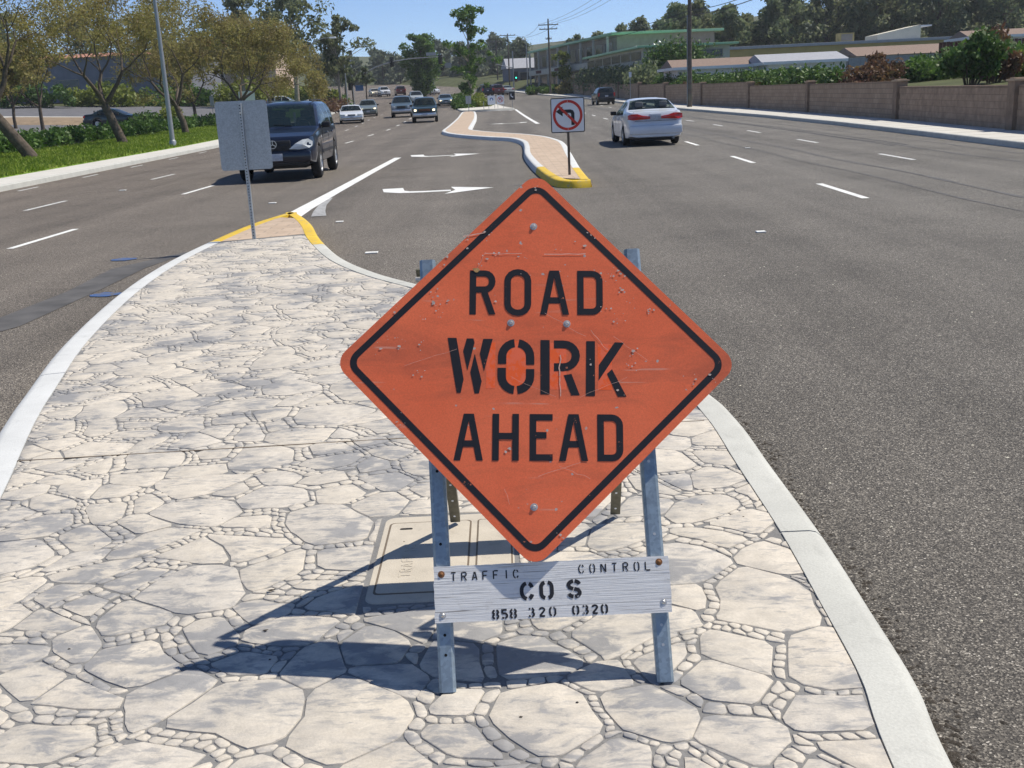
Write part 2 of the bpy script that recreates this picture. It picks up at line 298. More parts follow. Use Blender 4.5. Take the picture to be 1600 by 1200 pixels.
class MB:
    def __init__(s): s.V = []; s.F = []
    def add(s, V, F):
        k = len(s.V); s.V += [tuple(v) for v in V]; s.F += [[i + k for i in f] for f in F]; return s
    def box(s, c, d, bev=0.0, R=None):
        x, y, z = d[0] / 2, d[1] / 2, d[2] / 2
        if bev <= 0:
            V = [(sx * x, sy * y, sz * z) for sx in (-1, 1) for sy in (-1, 1) for sz in (-1, 1)]
            F = [[0, 1, 3, 2], [4, 6, 7, 5], [0, 4, 5, 1], [2, 3, 7, 6], [0, 2, 6, 4], [1, 5, 7, 3]]
        else:
            b = min(bev, x * .98, y * .98, z * .98); bm = bmesh.new(); bmesh.ops.create_cube(bm, size=1.0)
            for v in bm.verts: v.co = (v.co.x * 2 * x, v.co.y * 2 * y, v.co.z * 2 * z)
            bmesh.ops.bevel(bm, geom=bm.edges[:], offset=b, segments=2, affect='EDGES', profile=0.5)
            bm.verts.index_update(); V = [v.co[:] for v in bm.verts]; F = [[v.index for v in f.verts] for f in bm.faces]; bm.free()
        out = []
        for v in V:
            q = Vector(v)
            if R is not None: q = R @ q
            out.append((q.x + c[0], q.y + c[1], q.z + c[2]))
        return s.add(out, F)
    def tube(s, pts, r, n=8, cap=True):
        pts = [Vector(p) for p in pts]; rr = r if hasattr(r, '__len__') else [r] * len(pts)
        V = []; F = []; up = None
        for i, p in enumerate(pts):
            d = (pts[min(i + 1, len(pts) - 1)] - pts[max(i - 1, 0)]).normalized()
            if up is None: up = Vector((1, 0, 0)) if abs(d.x) < .8 else Vector((0, 1, 0))
            a = d.cross(up).normalized(); b = a.cross(d).normalized(); up = b
            for k in range(n):
                t = 2 * math.pi * k / n; V.append(p + (a * math.cos(t) + b * math.sin(t)) * rr[i])
        for i in range(len(pts) - 1):
            for k in range(n): F.append([i * n + k, i * n + (k + 1) % n, (i + 1) * n + (k + 1) % n, (i + 1) * n + k])
        if cap: F.append(list(range(n))[::-1]); F.append([(len(pts) - 1) * n + k for k in range(n)])
        return s.add(V, F)
    def lathe(s, prof, n=20, axis='X', c=(0, 0, 0)):
        V = []; F = []
        for (r, h) in prof:
            for k in range(n):
                t = 2 * math.pi * k / n; a, b = r * math.cos(t), r * math.sin(t)
                v = {'X': (h, a, b), 'Y': (a, h, b), 'Z': (a, b, h)}[axis]
                V.append((v[0] + c[0], v[1] + c[1], v[2] + c[2]))
        for i in range(len(prof) - 1):
            for k in range(n): F.append([i * n + k, i * n + (k + 1) % n, (i + 1) * n + (k + 1) % n, (i + 1) * n + k])
        return s.add(V, F)
    def disc(s, c, r, n=20, axis='Y', sy=1.0):
        V = []
        for k in range(n):
            t = 2 * math.pi * k / n; a, b = r * math.cos(t), r * sy * math.sin(t)
            V.append({'X': (c[0], c[1] + a, c[2] + b), 'Y': (c[0] + a, c[1], c[2] + b), 'Z': (c[0] + a, c[1] + b, c[2])}[axis])
        return s.add(V, [list(range(n))])
    def stroke(s, pts, t, z, closed=False):
        """flat ribbon in the XY plane with mitred joints"""
        P = [Vector((p[0], p[1])) for p in pts]; n = len(P); L = []; Rr = []
        for i in range(n):
            if closed: a, b = P[i - 1], P[(i + 1) % n]
            else: a, b = P[max(i - 1, 0)], P[min(i + 1, n - 1)]
            d1 = (P[i] - a).normalized() if (P[i] - a).length > 1e-9 else (b - P[i]).normalized()
            d2 = (b - P[i]).normalized() if (b - P[i]).length > 1e-9 else d1
            n1 = Vector((-d1.y, d1.x)); n2 = Vector((-d2.y, d2.x)); m = (n1 + n2)
            if m.length < 1e-6: m = n1
            m.normalize(); k = t / 2 / max(.45, m.dot(n1))
            L.append(P[i] + m * k); Rr.append(P[i] - m * k)
        V = [(p.x, p.y, z) for p in L] + [(p.x, p.y, z) for p in Rr]
        F = [[i, n + i, n + (i + 1) % n, (i + 1) % n] for i in range(n if closed else n - 1)]
        return s.add(V, F)
    def build(s, name, mat, parent=None, smooth=0.0, loc=None):
        return mesh_obj(name, s.V, s.F, mat, parent, smooth, loc)

def solid(me_obj, th, off=-1.0):
    m = me_obj.modifiers.new('thickness', 'SOLIDIFY'); m.thickness = th; m.offset = off; return me_obj

def zr(y):
    if y < 50: return 0.0
    if y < 200: return 1.05e-4 * (y - 50) ** 2
    return 1.05e-4 * 22500 + 0.0315 * (min(y, 330) - 200) + 0.006 * max(0.0, y - 330)
def itp(tab, y): return float(np.interp(y, [t[0] for t in tab], [t[1] for t in tab]))
LK = [(-60, -12.2), (27, -12.5), (38, -12.8), (50, -13.1), (62, -13.8), (75, -14.9), (106, -17.3), (139, -19.6), (165, -22.5), (200, -28.5), (260, -42), (330, -64)]
RK = [(-60, 9.5), (0, 10.9), (25, 12.0), (35, 12.7), (43, 13.2), (56, 13.65), (72, 13.5), (85, 12.95), (105, 12.6), (122, 12.0), (144, 10.2), (160, 7.6), (176, 5.3), (200, 1.4), (260, -12), (330, -33)]
WK = [(-60, 11.9), (0, 13.2), (29.6, 14.28), (35, 14.84), (42.6, 15.37), (58, 16.1), (73.5, 16.3), (86.4, 15.74), (98, 15.0), (133, 13.6), (164, 10.6), (200, 4.4), (330, -30)]
def lk(y): return itp(LK, y)
def rk(y): return itp(RK, y)
def wk(y): return itp(WK, y)
def sstep(a, b, x):
    t = min(1, max(0, (x - a) / (b - a))); return t * t * (3 - 2 * t)
def terr(x, y):
    z = zr(y); l = lk(y) - 4.0; w = wk(y) + 0.9
    if x < l:
        d = l - x; z += 0.10 + 0.05 * max(0, d - 1.0) * (1 if d < 60 else 60 / d) + 0.75 * sstep(100, 140, y) * sstep(2, 8, d) + 6 * sstep(60, 200, d)
    elif x > w:
        d = x - w; z += 0.14 + min(1.0, 0.5 * d) + 0.055 * max(0, d - 2) * (1 if d < 60 else 60 / d) + 5 * sstep(25, 120, d) + 14 * sstep(90, 320, d)
    else: z -= 0.06
    return z + 26 * sstep(420, 1000, y) 

def strip(name, fa, fb, dz, mat, y0, y1, step, parent=None, kind='structure', nx=1):
    ys = np.arange(y0, y1 + step * .5, step); V = []; F = []
    for y in ys:
        a, b = fa(y), fb(y)
        for k in range(nx + 1): V.append((a + (b - a) * k / nx, y, zr(y) + dz))
    w = nx + 1
    for i in range(len(ys) - 1):
        for k in range(nx): F.append([i * w + k, i * w + k + 1, (i + 1) * w + k + 1, (i + 1) * w + k])
    o = mesh_obj(name, V, F, mat, parent)
    if parent is None: o['kind'] = kind
    return o
def kerb_run(name, f_out, f_in, ztop, mat, y0, y1, step, parent=None, gap=0.012):
    """kerb pieces between joints; each one a mesh of its own"""
    y = y0
    while y < y1 - 1e-6:
        e = min(y + step, y1); V = []; F = []; ys = np.linspace(y, e - gap, max(2, int((e - y) / 2.0) + 1))
        for q in ys:
            a, b = f_out(q), f_in(q); s = 1 if b > a else -1; g = zr(q)
            V += [(a, q, g - .05), (a + s * .012, q, g + ztop - .02), (a + s * .03, q, g + ztop), (b, q, g + ztop), (b, q, g - .05)]
        for i in range(len(ys) - 1):
            for k in range(4):
                f = [i * 5 + k, i * 5 + k + 1, (i + 1) * 5 + k + 1, (i + 1) * 5 + k]; F.append(f if s < 0 else f[::-1])
        n = len(ys) - 1
        F += [[0, 1, 2, 3, 4], [n * 5 + k for k in (4, 3, 2, 1, 0)]]
        mesh_obj(name, V, F, mat, parent); y = e

# ------------------------------------------------------------------ the setting
gx = np.unique(np.concatenate([np.linspace(-600, -60, 28), np.linspace(-60, 90, 101), np.linspace(90, 600, 26)]))
gy = np.unique(np.concatenate([np.linspace(-80, 230, 125), np.linspace(230, 460, 40), np.linspace(460, 1800, 30)]))
V = [(x, y, terr(x, y)) for y in gy for x in gx]; nx_ = len(gx)
F = [[j * nx_ + i, j * nx_ + i + 1, (j + 1) * nx_ + i + 1, (j + 1) * nx_ + i] for j in range(len(gy) - 1) for i in range(nx_ - 1)]
tag(mesh_obj('ground', V, F, M['grassland'], smooth=60), kind='structure')
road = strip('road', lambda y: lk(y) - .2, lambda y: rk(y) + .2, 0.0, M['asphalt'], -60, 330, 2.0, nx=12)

# kerbs and walks along both sides
walk_l = strip('sidewalk', lambda y: lk(y) - 1.55, lambda y: lk(y) - .16, .14, M['walk'], -60, 200, 2.0)
lk_root = empty('kerb', kind='structure'); kerb_run('kerb_section', lambda y: lk(y), lambda y: lk(y) - .15, .146, M['kerb'], -60, 200, 6.0, lk_root)
V = []; F = []; ys = list(np.arange(-60, 200.1, 2.0))
for y in ys: V += [(lk(y) - 1.556, y, zr(y) + .14), (lk(y) - 1.75, y, zr(y) + .165), (lk(y) - 8.4, y, terr(lk(y) - 8.4, y) + .05)]
for i in range(len(ys) - 1): F += [[i * 3 + k, i * 3 + k + 1, i * 3 + k + 4, i * 3 + k + 3] for k in (0, 1)]
lawn = tag(mesh_obj('lawn', V, [f[::-1] for f in F], M['lawn'], smooth=60), kind='structure')
walk_r = strip('sidewalk', lambda y: rk(y) + .16, lambda y: wk(y) + .4, .14, M['walk'], -60, 200, 2.0)
rk_root = empty('kerb', kind='structure'); kerb_run('kerb_section', lambda y: rk(y), lambda y: rk(y) + .15, .146, M['kerb'], -60, 200, 6.0, rk_root)
# score lines of the right-hand walk
sj = MB()
for y in np.arange(26, 90, 1.5):
    for a, b in ((rk(y) + .16, wk(y) - .02),): sj.box(((a + b) / 2, y, zr(y) + .1405), (b - a, .012, .003))
sj.build('score_line', M['soil'], walk_r)['kind'] = 'stuff'
# seams of old paving along the right lanes
def ribbon(name, pts, w, mat, parent, dz=.004):
    V = []; F = []
    P = [Vector(p) for p in pts]
    for i, p in enumerate(P):
        d = (P[min(i + 1, len(P) - 1)] - P[max(i - 1, 0)]).normalized(); n = Vector((-d.y, d.x)); ww = w[i] if hasattr(w, '__len__') else w
        for s in (1, -1): q = p + n * ww / 2 * s; V.append((q.x, q.y, zr(q.y) + dz))
    F = [[2 * i, 2 * i + 1, 2 * i + 3, 2 * i + 2] for i in range(len(P) - 1)]
    return mesh_obj(name, V, F, mat, parent)
seal = simple('tar_seam', (0.098, 0.094, 0.09), .75, 0, .3, 3)
for x0, x1, w in ((7.35, 8.3, .10), (9.95, 11.35, .11), (11.0, 12.4, .07), (6.6, 7.3, .06)):
    ribbon('tar_seam', [(x0 + (x1 - x0) * ((y - 8) / 60) + .06 * math.sin(y * .7), y) for y in np.arange(8, 70, 1.5)], [w * (0.8 + .35 * math.sin(y * 1.7 + x0)) for y in np.arange(8, 70, 1.5)], seal, road)
ribbon('tar_seam', [(-6.2, 4.5), (-5.3, 7.0), (-4.46, 9.2), (-4.37, 10.9), (-4.4, 12.4), (-4.05, 13.6)], [.7, .55, .42, .34, .42, .10], seal, road)

# painted lines and arrows
def dash(x0, y0, x1, y1, w, mat, name='lane_dash'):
    n = max(2, int(abs(y1 - y0) / 3) + 1)
    ribbon(name, [(x0 + (x1 - x0) * t, y0 + (y1 - y0) * t) for t in np.linspace(0, 1, n)], w, mat, road)
for k in range(-2, 12):
    y = 14.9 + 8.45 * k; x = -6.9 - .0 * k if y < 60 else -6.75
    dash(x + (.35 * sstep(60, 110, y) * -3), y, x + .06 + (.35 * sstep(60, 110, y + 2.3) * -3), y + 2.25, .11, M['white'])
    y = 21.1 + 8.0 * k; x = -9.35 - .0045 * (y - 21)
    dash(x - sstep(60, 110, y) * 2, y, x - sstep(60, 110, y + 2) * 2 + .02, y + 2.0, .10, M['white_worn'])
    y = 16.1 + 8.45 * k; x = 5.44 + .032 * (y - 16)
    if y < 120: dash(min(x, 6.6), y, min(x + .08, 6.6), y + 2.7, .12, M['white'])
    y = 23.2 + 8.15 * k; x = 8.84 + .035 * (y - 23)
    if y < 120: dash(min(x, 9.9), y, min(x + .07, 9.9), y + 2.35, .11, M['white_worn'])
for k in range(0, 9):
    y = 27 + 4.6 * k; dash(lk(y) + .45, y, lk(y + 1.3) + .45, y + 1.3, .09, M['white_worn'], 'edge_line')
ribbon('turn_lane_line', [(-3.44, 17.0), (-3.46, 18.6), (-3.42, 22), (-3.34, 28), (-3.24, 34.2)], [.34, .30, .25, .23, .22], M['white'], road)
ribbon('turn_lane_line', [(-3.27, 20.6), (-3.22, 19.2), (-3.10, 18.1), (-2.98, 17.3)], [.05, .14, .20, .24], M['ghost'], road, .008)
dash(2.26, 64.5, 1.62, 107, .24, M['white'], 'turn_lane_line')
def arrow(x0, y0, L, mirror=1, W=1.0, name='turn_arrow'):
    """left-turn arrow seen across the lane: stub, shaft, head"""
    sh = [(0, 0), (0.10, -0.75), (.35, -1.05), (.75, -1.12), (1.25, -1.10)]
    pts = [(x0 + mirror * p[0] * L / 2.1, y0 + p[1] * W) for p in sh]
    ribbon(name, pts, [.42, .42, .34, .30, .30], M['white'], road, .006)
    b = (x0 + mirror * 1.22 * L / 2.1, y0 - 1.10 * W); tip = (x0 + mirror * L, y0 - .95 * W)
    V = [(b[0], b[1] + .78 * W, zr(y0) + .009), (b[0] + mirror * .12, b[1], zr(y0) + .009), (b[0] - mirror * .06, b[1] - .78 * W, zr(y0) + .009), (tip[0], tip[1], zr(y0) + .009)]
    mesh_obj(name, V, [[0, 1, 3], [1, 2, 3]] if mirror < 0 else [[0, 3, 1], [1, 3, 2]], M['white'], road)
arrow(-2.25, 22.15, 2.08, 1, 1.0); arrow(-2.72, 35.3, 2.06, 1, 1.15); arrow(1.56, 69.0, 2.2, -1, 1.2); arrow(1.25, 105.2, 1.85, -1, 1.0)
for (x, y, s) in ((-4.72, 13.15, .15), (-4.02, 10.55, .15)):
    ribbon('blue_mark', [(x - s, y), (x - s * .3, y + .05), (x + s * .3, y + .02), (x + s, y + .06)], [.10, .26, .22, .10], M['blue_paint'], road, .008)
ribbon('blue_mark', [(2.13, 3.93), (2.17, 3.935), (2.2, 3.93)], [.02, .035, .02], M['blue_paint'], road, .006)
rs = np.random.RandomState(5)
for (x, y) in [(-2.5, 16.3), (-1.6, 12.7), (3.1, 12.9), (-8.9, 25.4), (6.9, 30.4), (-4.3, 20.1)]:
    MB().box((x, y, zr(y) + .009), (.10 + .06 * rs.rand(), .10, .014), .004).build('pavement_marker', M['white'], road)

# ------------------------------------------------------------------ near median: kerb, stamped stones, lid
def dense(pts, step):
    out = [pts[0]]
    for a, b in zip(pts[:-1], pts[1:]):
        L = math.dist(a, b); n = max(1, int(L / step))
        out += [(a[0] + (b[0] - a[0]) * k / n, a[1] + (b[1] - a[1]) * k / n) for k in range(1, n + 1)]
    return out
def catmull(pts, n=8):
    P = [np.array(p, float) for p in pts]; P = [2 * P[0] - P[1]] + P + [2 * P[-1] - P[-2]]; out = []
    for i in range(1, len(P) - 2):
        for t in np.linspace(0, 1, n, endpoint=False):
            a, b, c, d = P[i - 1], P[i], P[i + 1], P[i + 2]
            out.append(tuple(.5 * ((2 * b) + (-a + c) * t + (2 * a - 5 * b + 4 * c - d) * t * t + (-a + 3 * b - 3 * c + d) * t ** 3)))
    return out + [tuple(P[-2])]
def offset_path(pts, d):
    P = [Vector(p) for p in pts]; out = []
    for i, p in enumerate(P):
        t = (P[min(i + 1, len(P) - 1)] - P[max(i - 1, 0)]).normalized(); out.append((p.x + t.y * d, p.y - t.x * d))
    return out
def kerb_path(pts, w, zt, mats, parent, seglen=3.0, batter=0.03, yellow=None):
    """kerb along a path, top inside edge to the right of travel; pieces between joints"""
    inn = offset_path(pts, w); acc = 0; start = 0; runs = []
    for i in range(1, len(pts)):
        acc += math.dist(pts[i], pts[i - 1]); sw = yellow and (yellow(pts[i]) != yellow(pts[i - 1]))
        if acc >= seglen or i == len(pts) - 1 or sw: runs.append((start, i)); start = i; acc = 0
    bat = offset_path(pts, -batter)
    for (a, b) in runs:
        V = []; F = []; n = b - a
        for i in range(a, b + 1):
            g = zr(pts[i][1]); q = (i - a) / max(1, n)
            e = .006
            V += [(*bat[i], g - .04), (pts[i][0], pts[i][1], g + zt - .022), (*[pts[i][k] + (inn[i][k] - pts[i][k]) * .14 for k in (0, 1)], g + zt - .004), (*[pts[i][k] + (inn[i][k] - pts[i][k]) * .3 for k in (0, 1)], g + zt + .002), (*inn[i], g + zt + .002), (*inn[i], g - .02)]
        # shorten the ends a little to leave the joint open
        for j in range(6):
            for (p, q) in ((0, 1), (n, n - 1)):
                A = np.array(V[p * 6 + j]); B = np.array(V[q * 6 + j]); L = np.linalg.norm(B - A)
                if L > 1e-6: V[p * 6 + j] = tuple(A + (B - A) * min(.2, .005 / L))
        for i in range(n): F += [[i * 6 + k + 1, i * 6 + k, (i + 1) * 6 + k, (i + 1) * 6 + k + 1] for k in range(5)]
        F += [[5, 4, 3, 2, 1, 0], [n * 6 + k for k in range(6)]]
        mid = pts[(a + b) // 2]
        m = mats[1] if (yellow and yellow(mid)) else mats[0]
        o = mesh_obj('kerb_section', V, [f[::-1] for f in F], m, parent, smooth=40)
        if m is M['yellow']: o['label'] = 'yellow painted kerb'
    return inn

med = empty('median_pavement', kind='structure')
left_top = catmull([(-1.30, -14), (-1.45, -8), (-1.6, -3), (-1.85, 1.0), (-2.25, 3.6), (-2.78, 5.54), (-2.97, 6.3), (-3.29, 7.71), (-3.6, 9.69), (-3.75, 11.52), (-3.74, 13.43), (-3.62, 15.4), (-3.38, 16.75)], 6)
right_top = catmull([(-3.26, 16.82), (-2.95, 15.9), (-2.66, 14.85), (-2.30, 13.3), (-1.79, 11.55), (-1.30, 10.4), (-.78, 9.52), (0.1, 8.2), (.72, 6.9), (1.05, 5.7), (1.12, 5.1), (1.12, 4.4), (1.12, 3.65), (1.10, 3.06), (1.08, 2.62), (1.03, 2.25), (.95, 1.2), (.85, -1), (.8, -5), (.78, -14)], 6)
outer = left_top + right_top
kin_l = kerb_path(left_top, .17, .14, (M['kerb_white'], M['yellow']), med, 3.2, .03, lambda p: p[1] > 13.3)
kin_r = kerb_path(right_top, .15, .14, (M['kerb'], M['yellow']), med, 3.2, .03, lambda p: p[1] > 13.0)
inner = offset_path(left_top, .172) + offset_path(right_top, .152)
inner = [p for p in inner if True]
# slab under the stones (the grey joints)
def poly_obj(name, pts, z, mat, parent):
    bm = bmesh.new(); vs = [bm.verts.new((p[0], p[1], z)) for p in pts]; f = bm.faces.new(vs)
    bmesh.ops.triangulate(bm, faces=[f]); bmesh.ops.recalc_face_normals(bm, faces=bm.faces[:])
    for f in bm.faces:
        if f.normal.z < 0: f.normal_flip()
    me = bpy.data.meshes.new(name); bm.to_mesh(me); bm.free(); me.materials.append(mat)
    return link(bpy.data.objects.new(name, me), parent)
def clean(pts):
    out = []
    for p in pts:
        if not out or math.dist(p, out[-1]) > .02: out.append(p)
    return out
il = clean(offset_path(left_top, .168)); ir = clean(offset_path(right_top, .148))
# cut the crossing tip of the inner loop
il = [p for p in il if p[1] < 16.2]; ir = [p for p in ir if p[1] < 16.0]
slab = poly_obj('slab', il + ir, .1355, M['mortar'], med)
pad_l = [p for p in il if p[1] > 13.35]; pad_r = [p for p in ir if p[1] > 13.75]
poly_obj('brick_pad', pad_l + pad_r, .139, M['tanwalk'], med)

def xl(y):  # inner edges of the stone field
    P = [p for p in il]; return float(np.interp(y, [p[1] for p in P], [p[0] for p in P]))
irr = sorted(ir, key=lambda p: p[1])
def xr(y): return float(np.interp(y, [p[1] for p in irr], [p[0] for p in irr]))
LID = (-.545, -.005, 3.215, 4.00)
def inside(x, y, e=0.0):
    if y > 13.38 + (x + 3.6) * .30 - e: return False
    return xl(y) + e < x < xr(y) - e
def clip_half(poly, n, d):
    out = []
    for i in range(len(poly)):
        a, b = poly[i], poly[(i + 1) % len(poly)]; sa = a[0] * n[0] + a[1] * n[1] - d; sb = b[0] * n[0] + b[1] * n[1] - d
        if sa <= 0: out.append(a)
        if sa * sb < 0:
            t = sa / (sa - sb); out.append((a[0] + (b[0] - a[0]) * t, a[1] + (b[1] - a[1]) * t))
    return out
rng = np.random.RandomState(11)
def warp(p, j=0.0):
    x, y = p
    dx = .038 * math.sin(6.1 * y + 2.3 * x) + .016 * math.sin(13.7 * y - 6 * x + 1.1) + .005 * math.sin(31 * y + 11 * x)
    dy = .038 * math.sin(5.7 * x - 2.9 * y + .7) + .016 * math.sin(12.9 * x + 5 * y) + .005 * math.sin(29 * x - 13 * y + 2)
    return (x + dx + (rng.rand() - .5) * 2 * j, y + dy + (rng.rand() - .5) * 2 * j)
# seeds: uneven spacing, larger and smaller stones
seeds = []
ymin, ymax = -1.2, 14.8
tries = 0
while tries < 42000:
    tries += 1
    y = ymin + (ymax - ymin) * rng.rand(); x = -4.2 + 6.0 * rng.rand()
    if not (xl(y) - .5 < x < xr(y) + .5): continue
    r = .092 + .135 * rng.rand() ** 1.5
    if all((x - s[0]) ** 2 + ((y - s[1])) ** 2 > ((r + s[2]) * .80) ** 2 for s in seeds): seeds.append((x, y, r))
S = np.array(seeds)
def lidclip(poly): return poly
def chaikin(poly, it=1, q=.25):
    for _ in range(it):
        out = []
        for i in range(len(poly)):
            a, b = poly[i], poly[(i + 1) % len(poly)]
            out += [(a[0] + (b[0] - a[0]) * q, a[1] + (b[1] - a[1]) * q), (a[0] + (b[0] - a[0]) * (1 - q), a[1] + (b[1] - a[1]) * (1 - q))]
        poly = out
    return poly
def area(p): return .5 * sum(p[i][0] * p[(i + 1) % len(p)][1] - p[(i + 1) % len(p)][0] * p[i][1] for i in range(len(p)))
def clip_field(poly, e=.004):
    """keep a stone inside the kerbs, short of the brick pad and off the lid frame"""
    c = (sum(p[0] for p in poly) / len(poly), sum(p[1] for p in poly) / len(poly))
    for (dy) in (-.25, 0, .25):
        y = c[1] + dy
        # left kerb as local half plane
        x0, x1 = xl(y - .2), xl(y + .2); n = np.array((-.4, (x1 - x0))); n = n / np.linalg.norm(n); d = n @ np.array((xl(y), y)) - e
        poly = clip_half(poly, n, d)
        if len(poly) < 3: return []
        x0, x1 = xr(y - .2), xr(y + .2); n = np.array((.4, -(x1 - x0))); n = n / np.linalg.norm(n); d = n @ np.array((xr(y), y)) - e
        poly = clip_half(poly, n, d)
        if len(poly) < 3: return []
    n = np.array((-.30, 1.0)); k = np.linalg.norm(n); poly = clip_half(poly, n / k, (13.36 + 3.6 * .30 - .0) / k)
    if len(poly) < 3: return []
    x0, x1, y0, y1 = LID; xs = [p[0] for p in poly]; ys2 = [p[1] for p in poly]
    if max(xs) > x0 - .02 and min(xs) < x1 + .02 and max(ys2) > y0 - .02 and min(ys2) < y1 + .02:
        best = []
        for n, d in (((1, 0), x0 - .002), ((-1, 0), -x1 - .002), ((0, 1), y0 - .002), ((0, -1), -y1 - .002)):
            q = clip_half(poly, n, d)
            if len(q) >= 3 and (not best or abs(area(q)) > abs(area(best))): best = q
        poly = best
    return poly
stones = []; pebbles = []; done_edges = set()
JT = .0031   # half a joint
def etype(i, j):
    r = np.random.RandomState((min(i, j) * 7919 + max(i, j) * 104729) % 2 ** 31)
    q = r.rand(); return (2 * JT, 0) if q < .34 else ((.032 + .024 * r.rand(), 1) if q < .82 else (.062 + .028 * r.rand(), 2))
cells = {}
for i, (x, y, r) in enumerate(seeds):
    if not (xl(y) - .40 < x < xr(y) + .40): continue
    dd = (S[:, 0] - x) ** 2 + (S[:, 1] - y) ** 2; nb = np.argsort(dd)[1:20]
    cell = [(x - 1, y - 1), (x + 1, y - 1), (x + 1, y + 1), (x - 1, y + 1)]; shr = list(cell); planes = []
    for j in nb:
        n = np.array((S[j, 0] - x, S[j, 1] - y)); L = np.linalg.norm(n); n = n / L
        m = (L * L + r * r * .8 - S[j, 2] ** 2 * .8) / (2 * L); d = n[0] * x + n[1] * y + m; g, t = etype(i, j)
        cell = clip_half(cell, n, d); shr = clip_half(shr, n, d - g / 2); planes.append((n[0], n[1], d, j, d - (g / 2 if t else 0)))
        if len(cell) < 3 or len(shr) < 3: break
    if len(cell) < 3 or len(shr) < 3: continue
    cells[i] = (x, y, planes)
    for a, b in zip(cell, cell[1:] + cell[:1]):
        mid = ((a[0] + b[0]) / 2, (a[1] + b[1]) / 2)
        for n0, n1, d, j, _ in planes:
            if abs(n0 * mid[0] + n1 * mid[1] - d) < 1e-5:
                key = (min(i, j), max(i, j))
                if key not in done_edges:
                    done_edges.add(key); g, t = etype(i, j)
                    if t: pebbles.append((a, b, g, t, i, j))
                break
    if abs(area(shr)) < .004: continue
    P = chaikin(shr, 1, .13); Q = []
    for a, b in zip(P, P[1:] + P[:1]):
        L = math.dist(a, b); k = max(1, int(L / .07))
        for q in range(k): t = q / k; Q.append((a[0] + (b[0] - a[0]) * t, a[1] + (b[1] - a[1]) * t))
    poly = clip_field([warp(p, .003) for p in Q])
    if len(poly) < 3 or abs(area(poly)) < .003: continue
    stones.append(poly)
def stone_geo(poly, top, bev=.004, low=.1352):
    c = (sum(p[0] for p in poly) / len(poly), sum(p[1] for p in poly) / len(poly)); n = len(poly)
    if area(poly) < 0: poly = poly[::-1]
    rad = max(math.dist(p, c) for p in poly) + 1e-6
    tx, ty = (rng.rand() - .5) * .005, (rng.rand() - .5) * .005
    V = [(p[0], p[1], low) for p in poly]
    for s, z in ((bev * .35, -.0012), (bev * 1.3, 0.0)):
        for p in poly:
            L = math.dist(p, c); k = max(0, 1 - s / max(L, .004)); x, y = c[0] + (p[0] - c[0]) * k, c[1] + (p[1] - c[1]) * k
            V.append((x, y, top + z + (x - c[0]) * tx + (y - c[1]) * ty))
    V.append((c[0], c[1], top + .0008))
    F = []
    for q in (0, 1):
        F += [[q * n + k, q * n + (k + 1) % n, (q + 1) * n + (k + 1) % n, (q + 1) * n + k] for k in range(n)]
    F += [[2 * n + k, 2 * n + (k + 1) % n, 3 * n] for k in range(n)]
    return V, F, c
def screen_size(c, a): return abs(a) / max(.6, c[1]) ** 3 if c[1] > 1.6 else 0
items = []
for p in stones:
    V, F, c = stone_geo(p, .1390 + .0018 * rng.rand()); items.append((screen_size(c, area(p)), V, F, c))
items.sort(key=lambda t: -t[0])
rest = MB()
for k, (s, V, F, c) in enumerate(items):
    if k < 300 and s > 0: mesh_obj('stone', [(v[0] - c[0], v[1] - c[1], v[2]) for v in V], F, M['stone'], med, smooth=50, loc=(c[0], c[1], 0))
    else: rest.add(V, F)
if rest.V: rest.build('stone_field', M['stone'], med, smooth=50)['kind'] = 'stuff'
pitems = []; sites = []; grid = {}
def add_site(x, y, sp_, near):
    k = (int(x // .1), int(y // .1))
    for di in (-1, 0, 1):
        for dj in (-1, 0, 1):
            for q in grid.get((k[0] + di, k[1] + dj), []):
                if math.hypot(sites[q][0] - x, sites[q][1] - y) < sp_: return
    sites.append((x, y, near)); grid.setdefault(k, []).append(len(sites) - 1)
for a, b, g, t, i, j in pebbles:
    L = math.dist(a, b)
    if L < .02: continue
    ux, uy = (b[0] - a[0]) / L, (b[1] - a[1]) / L; rows = (0.0,) if t == 1 else (-.25 * g, .25 * g); w = g if t == 1 else g / 2
    for ro in rows:
        s = w * (.2 + .5 * rng.rand())
        while s < L:
            jx = (rng.rand() - .5) * w * .25
            add_site(a[0] + ux * s - uy * (ro + jx), a[1] + uy * s + ux * (ro + jx), w * .62, (i, j)); s += w * (.85 + .95 * rng.rand())
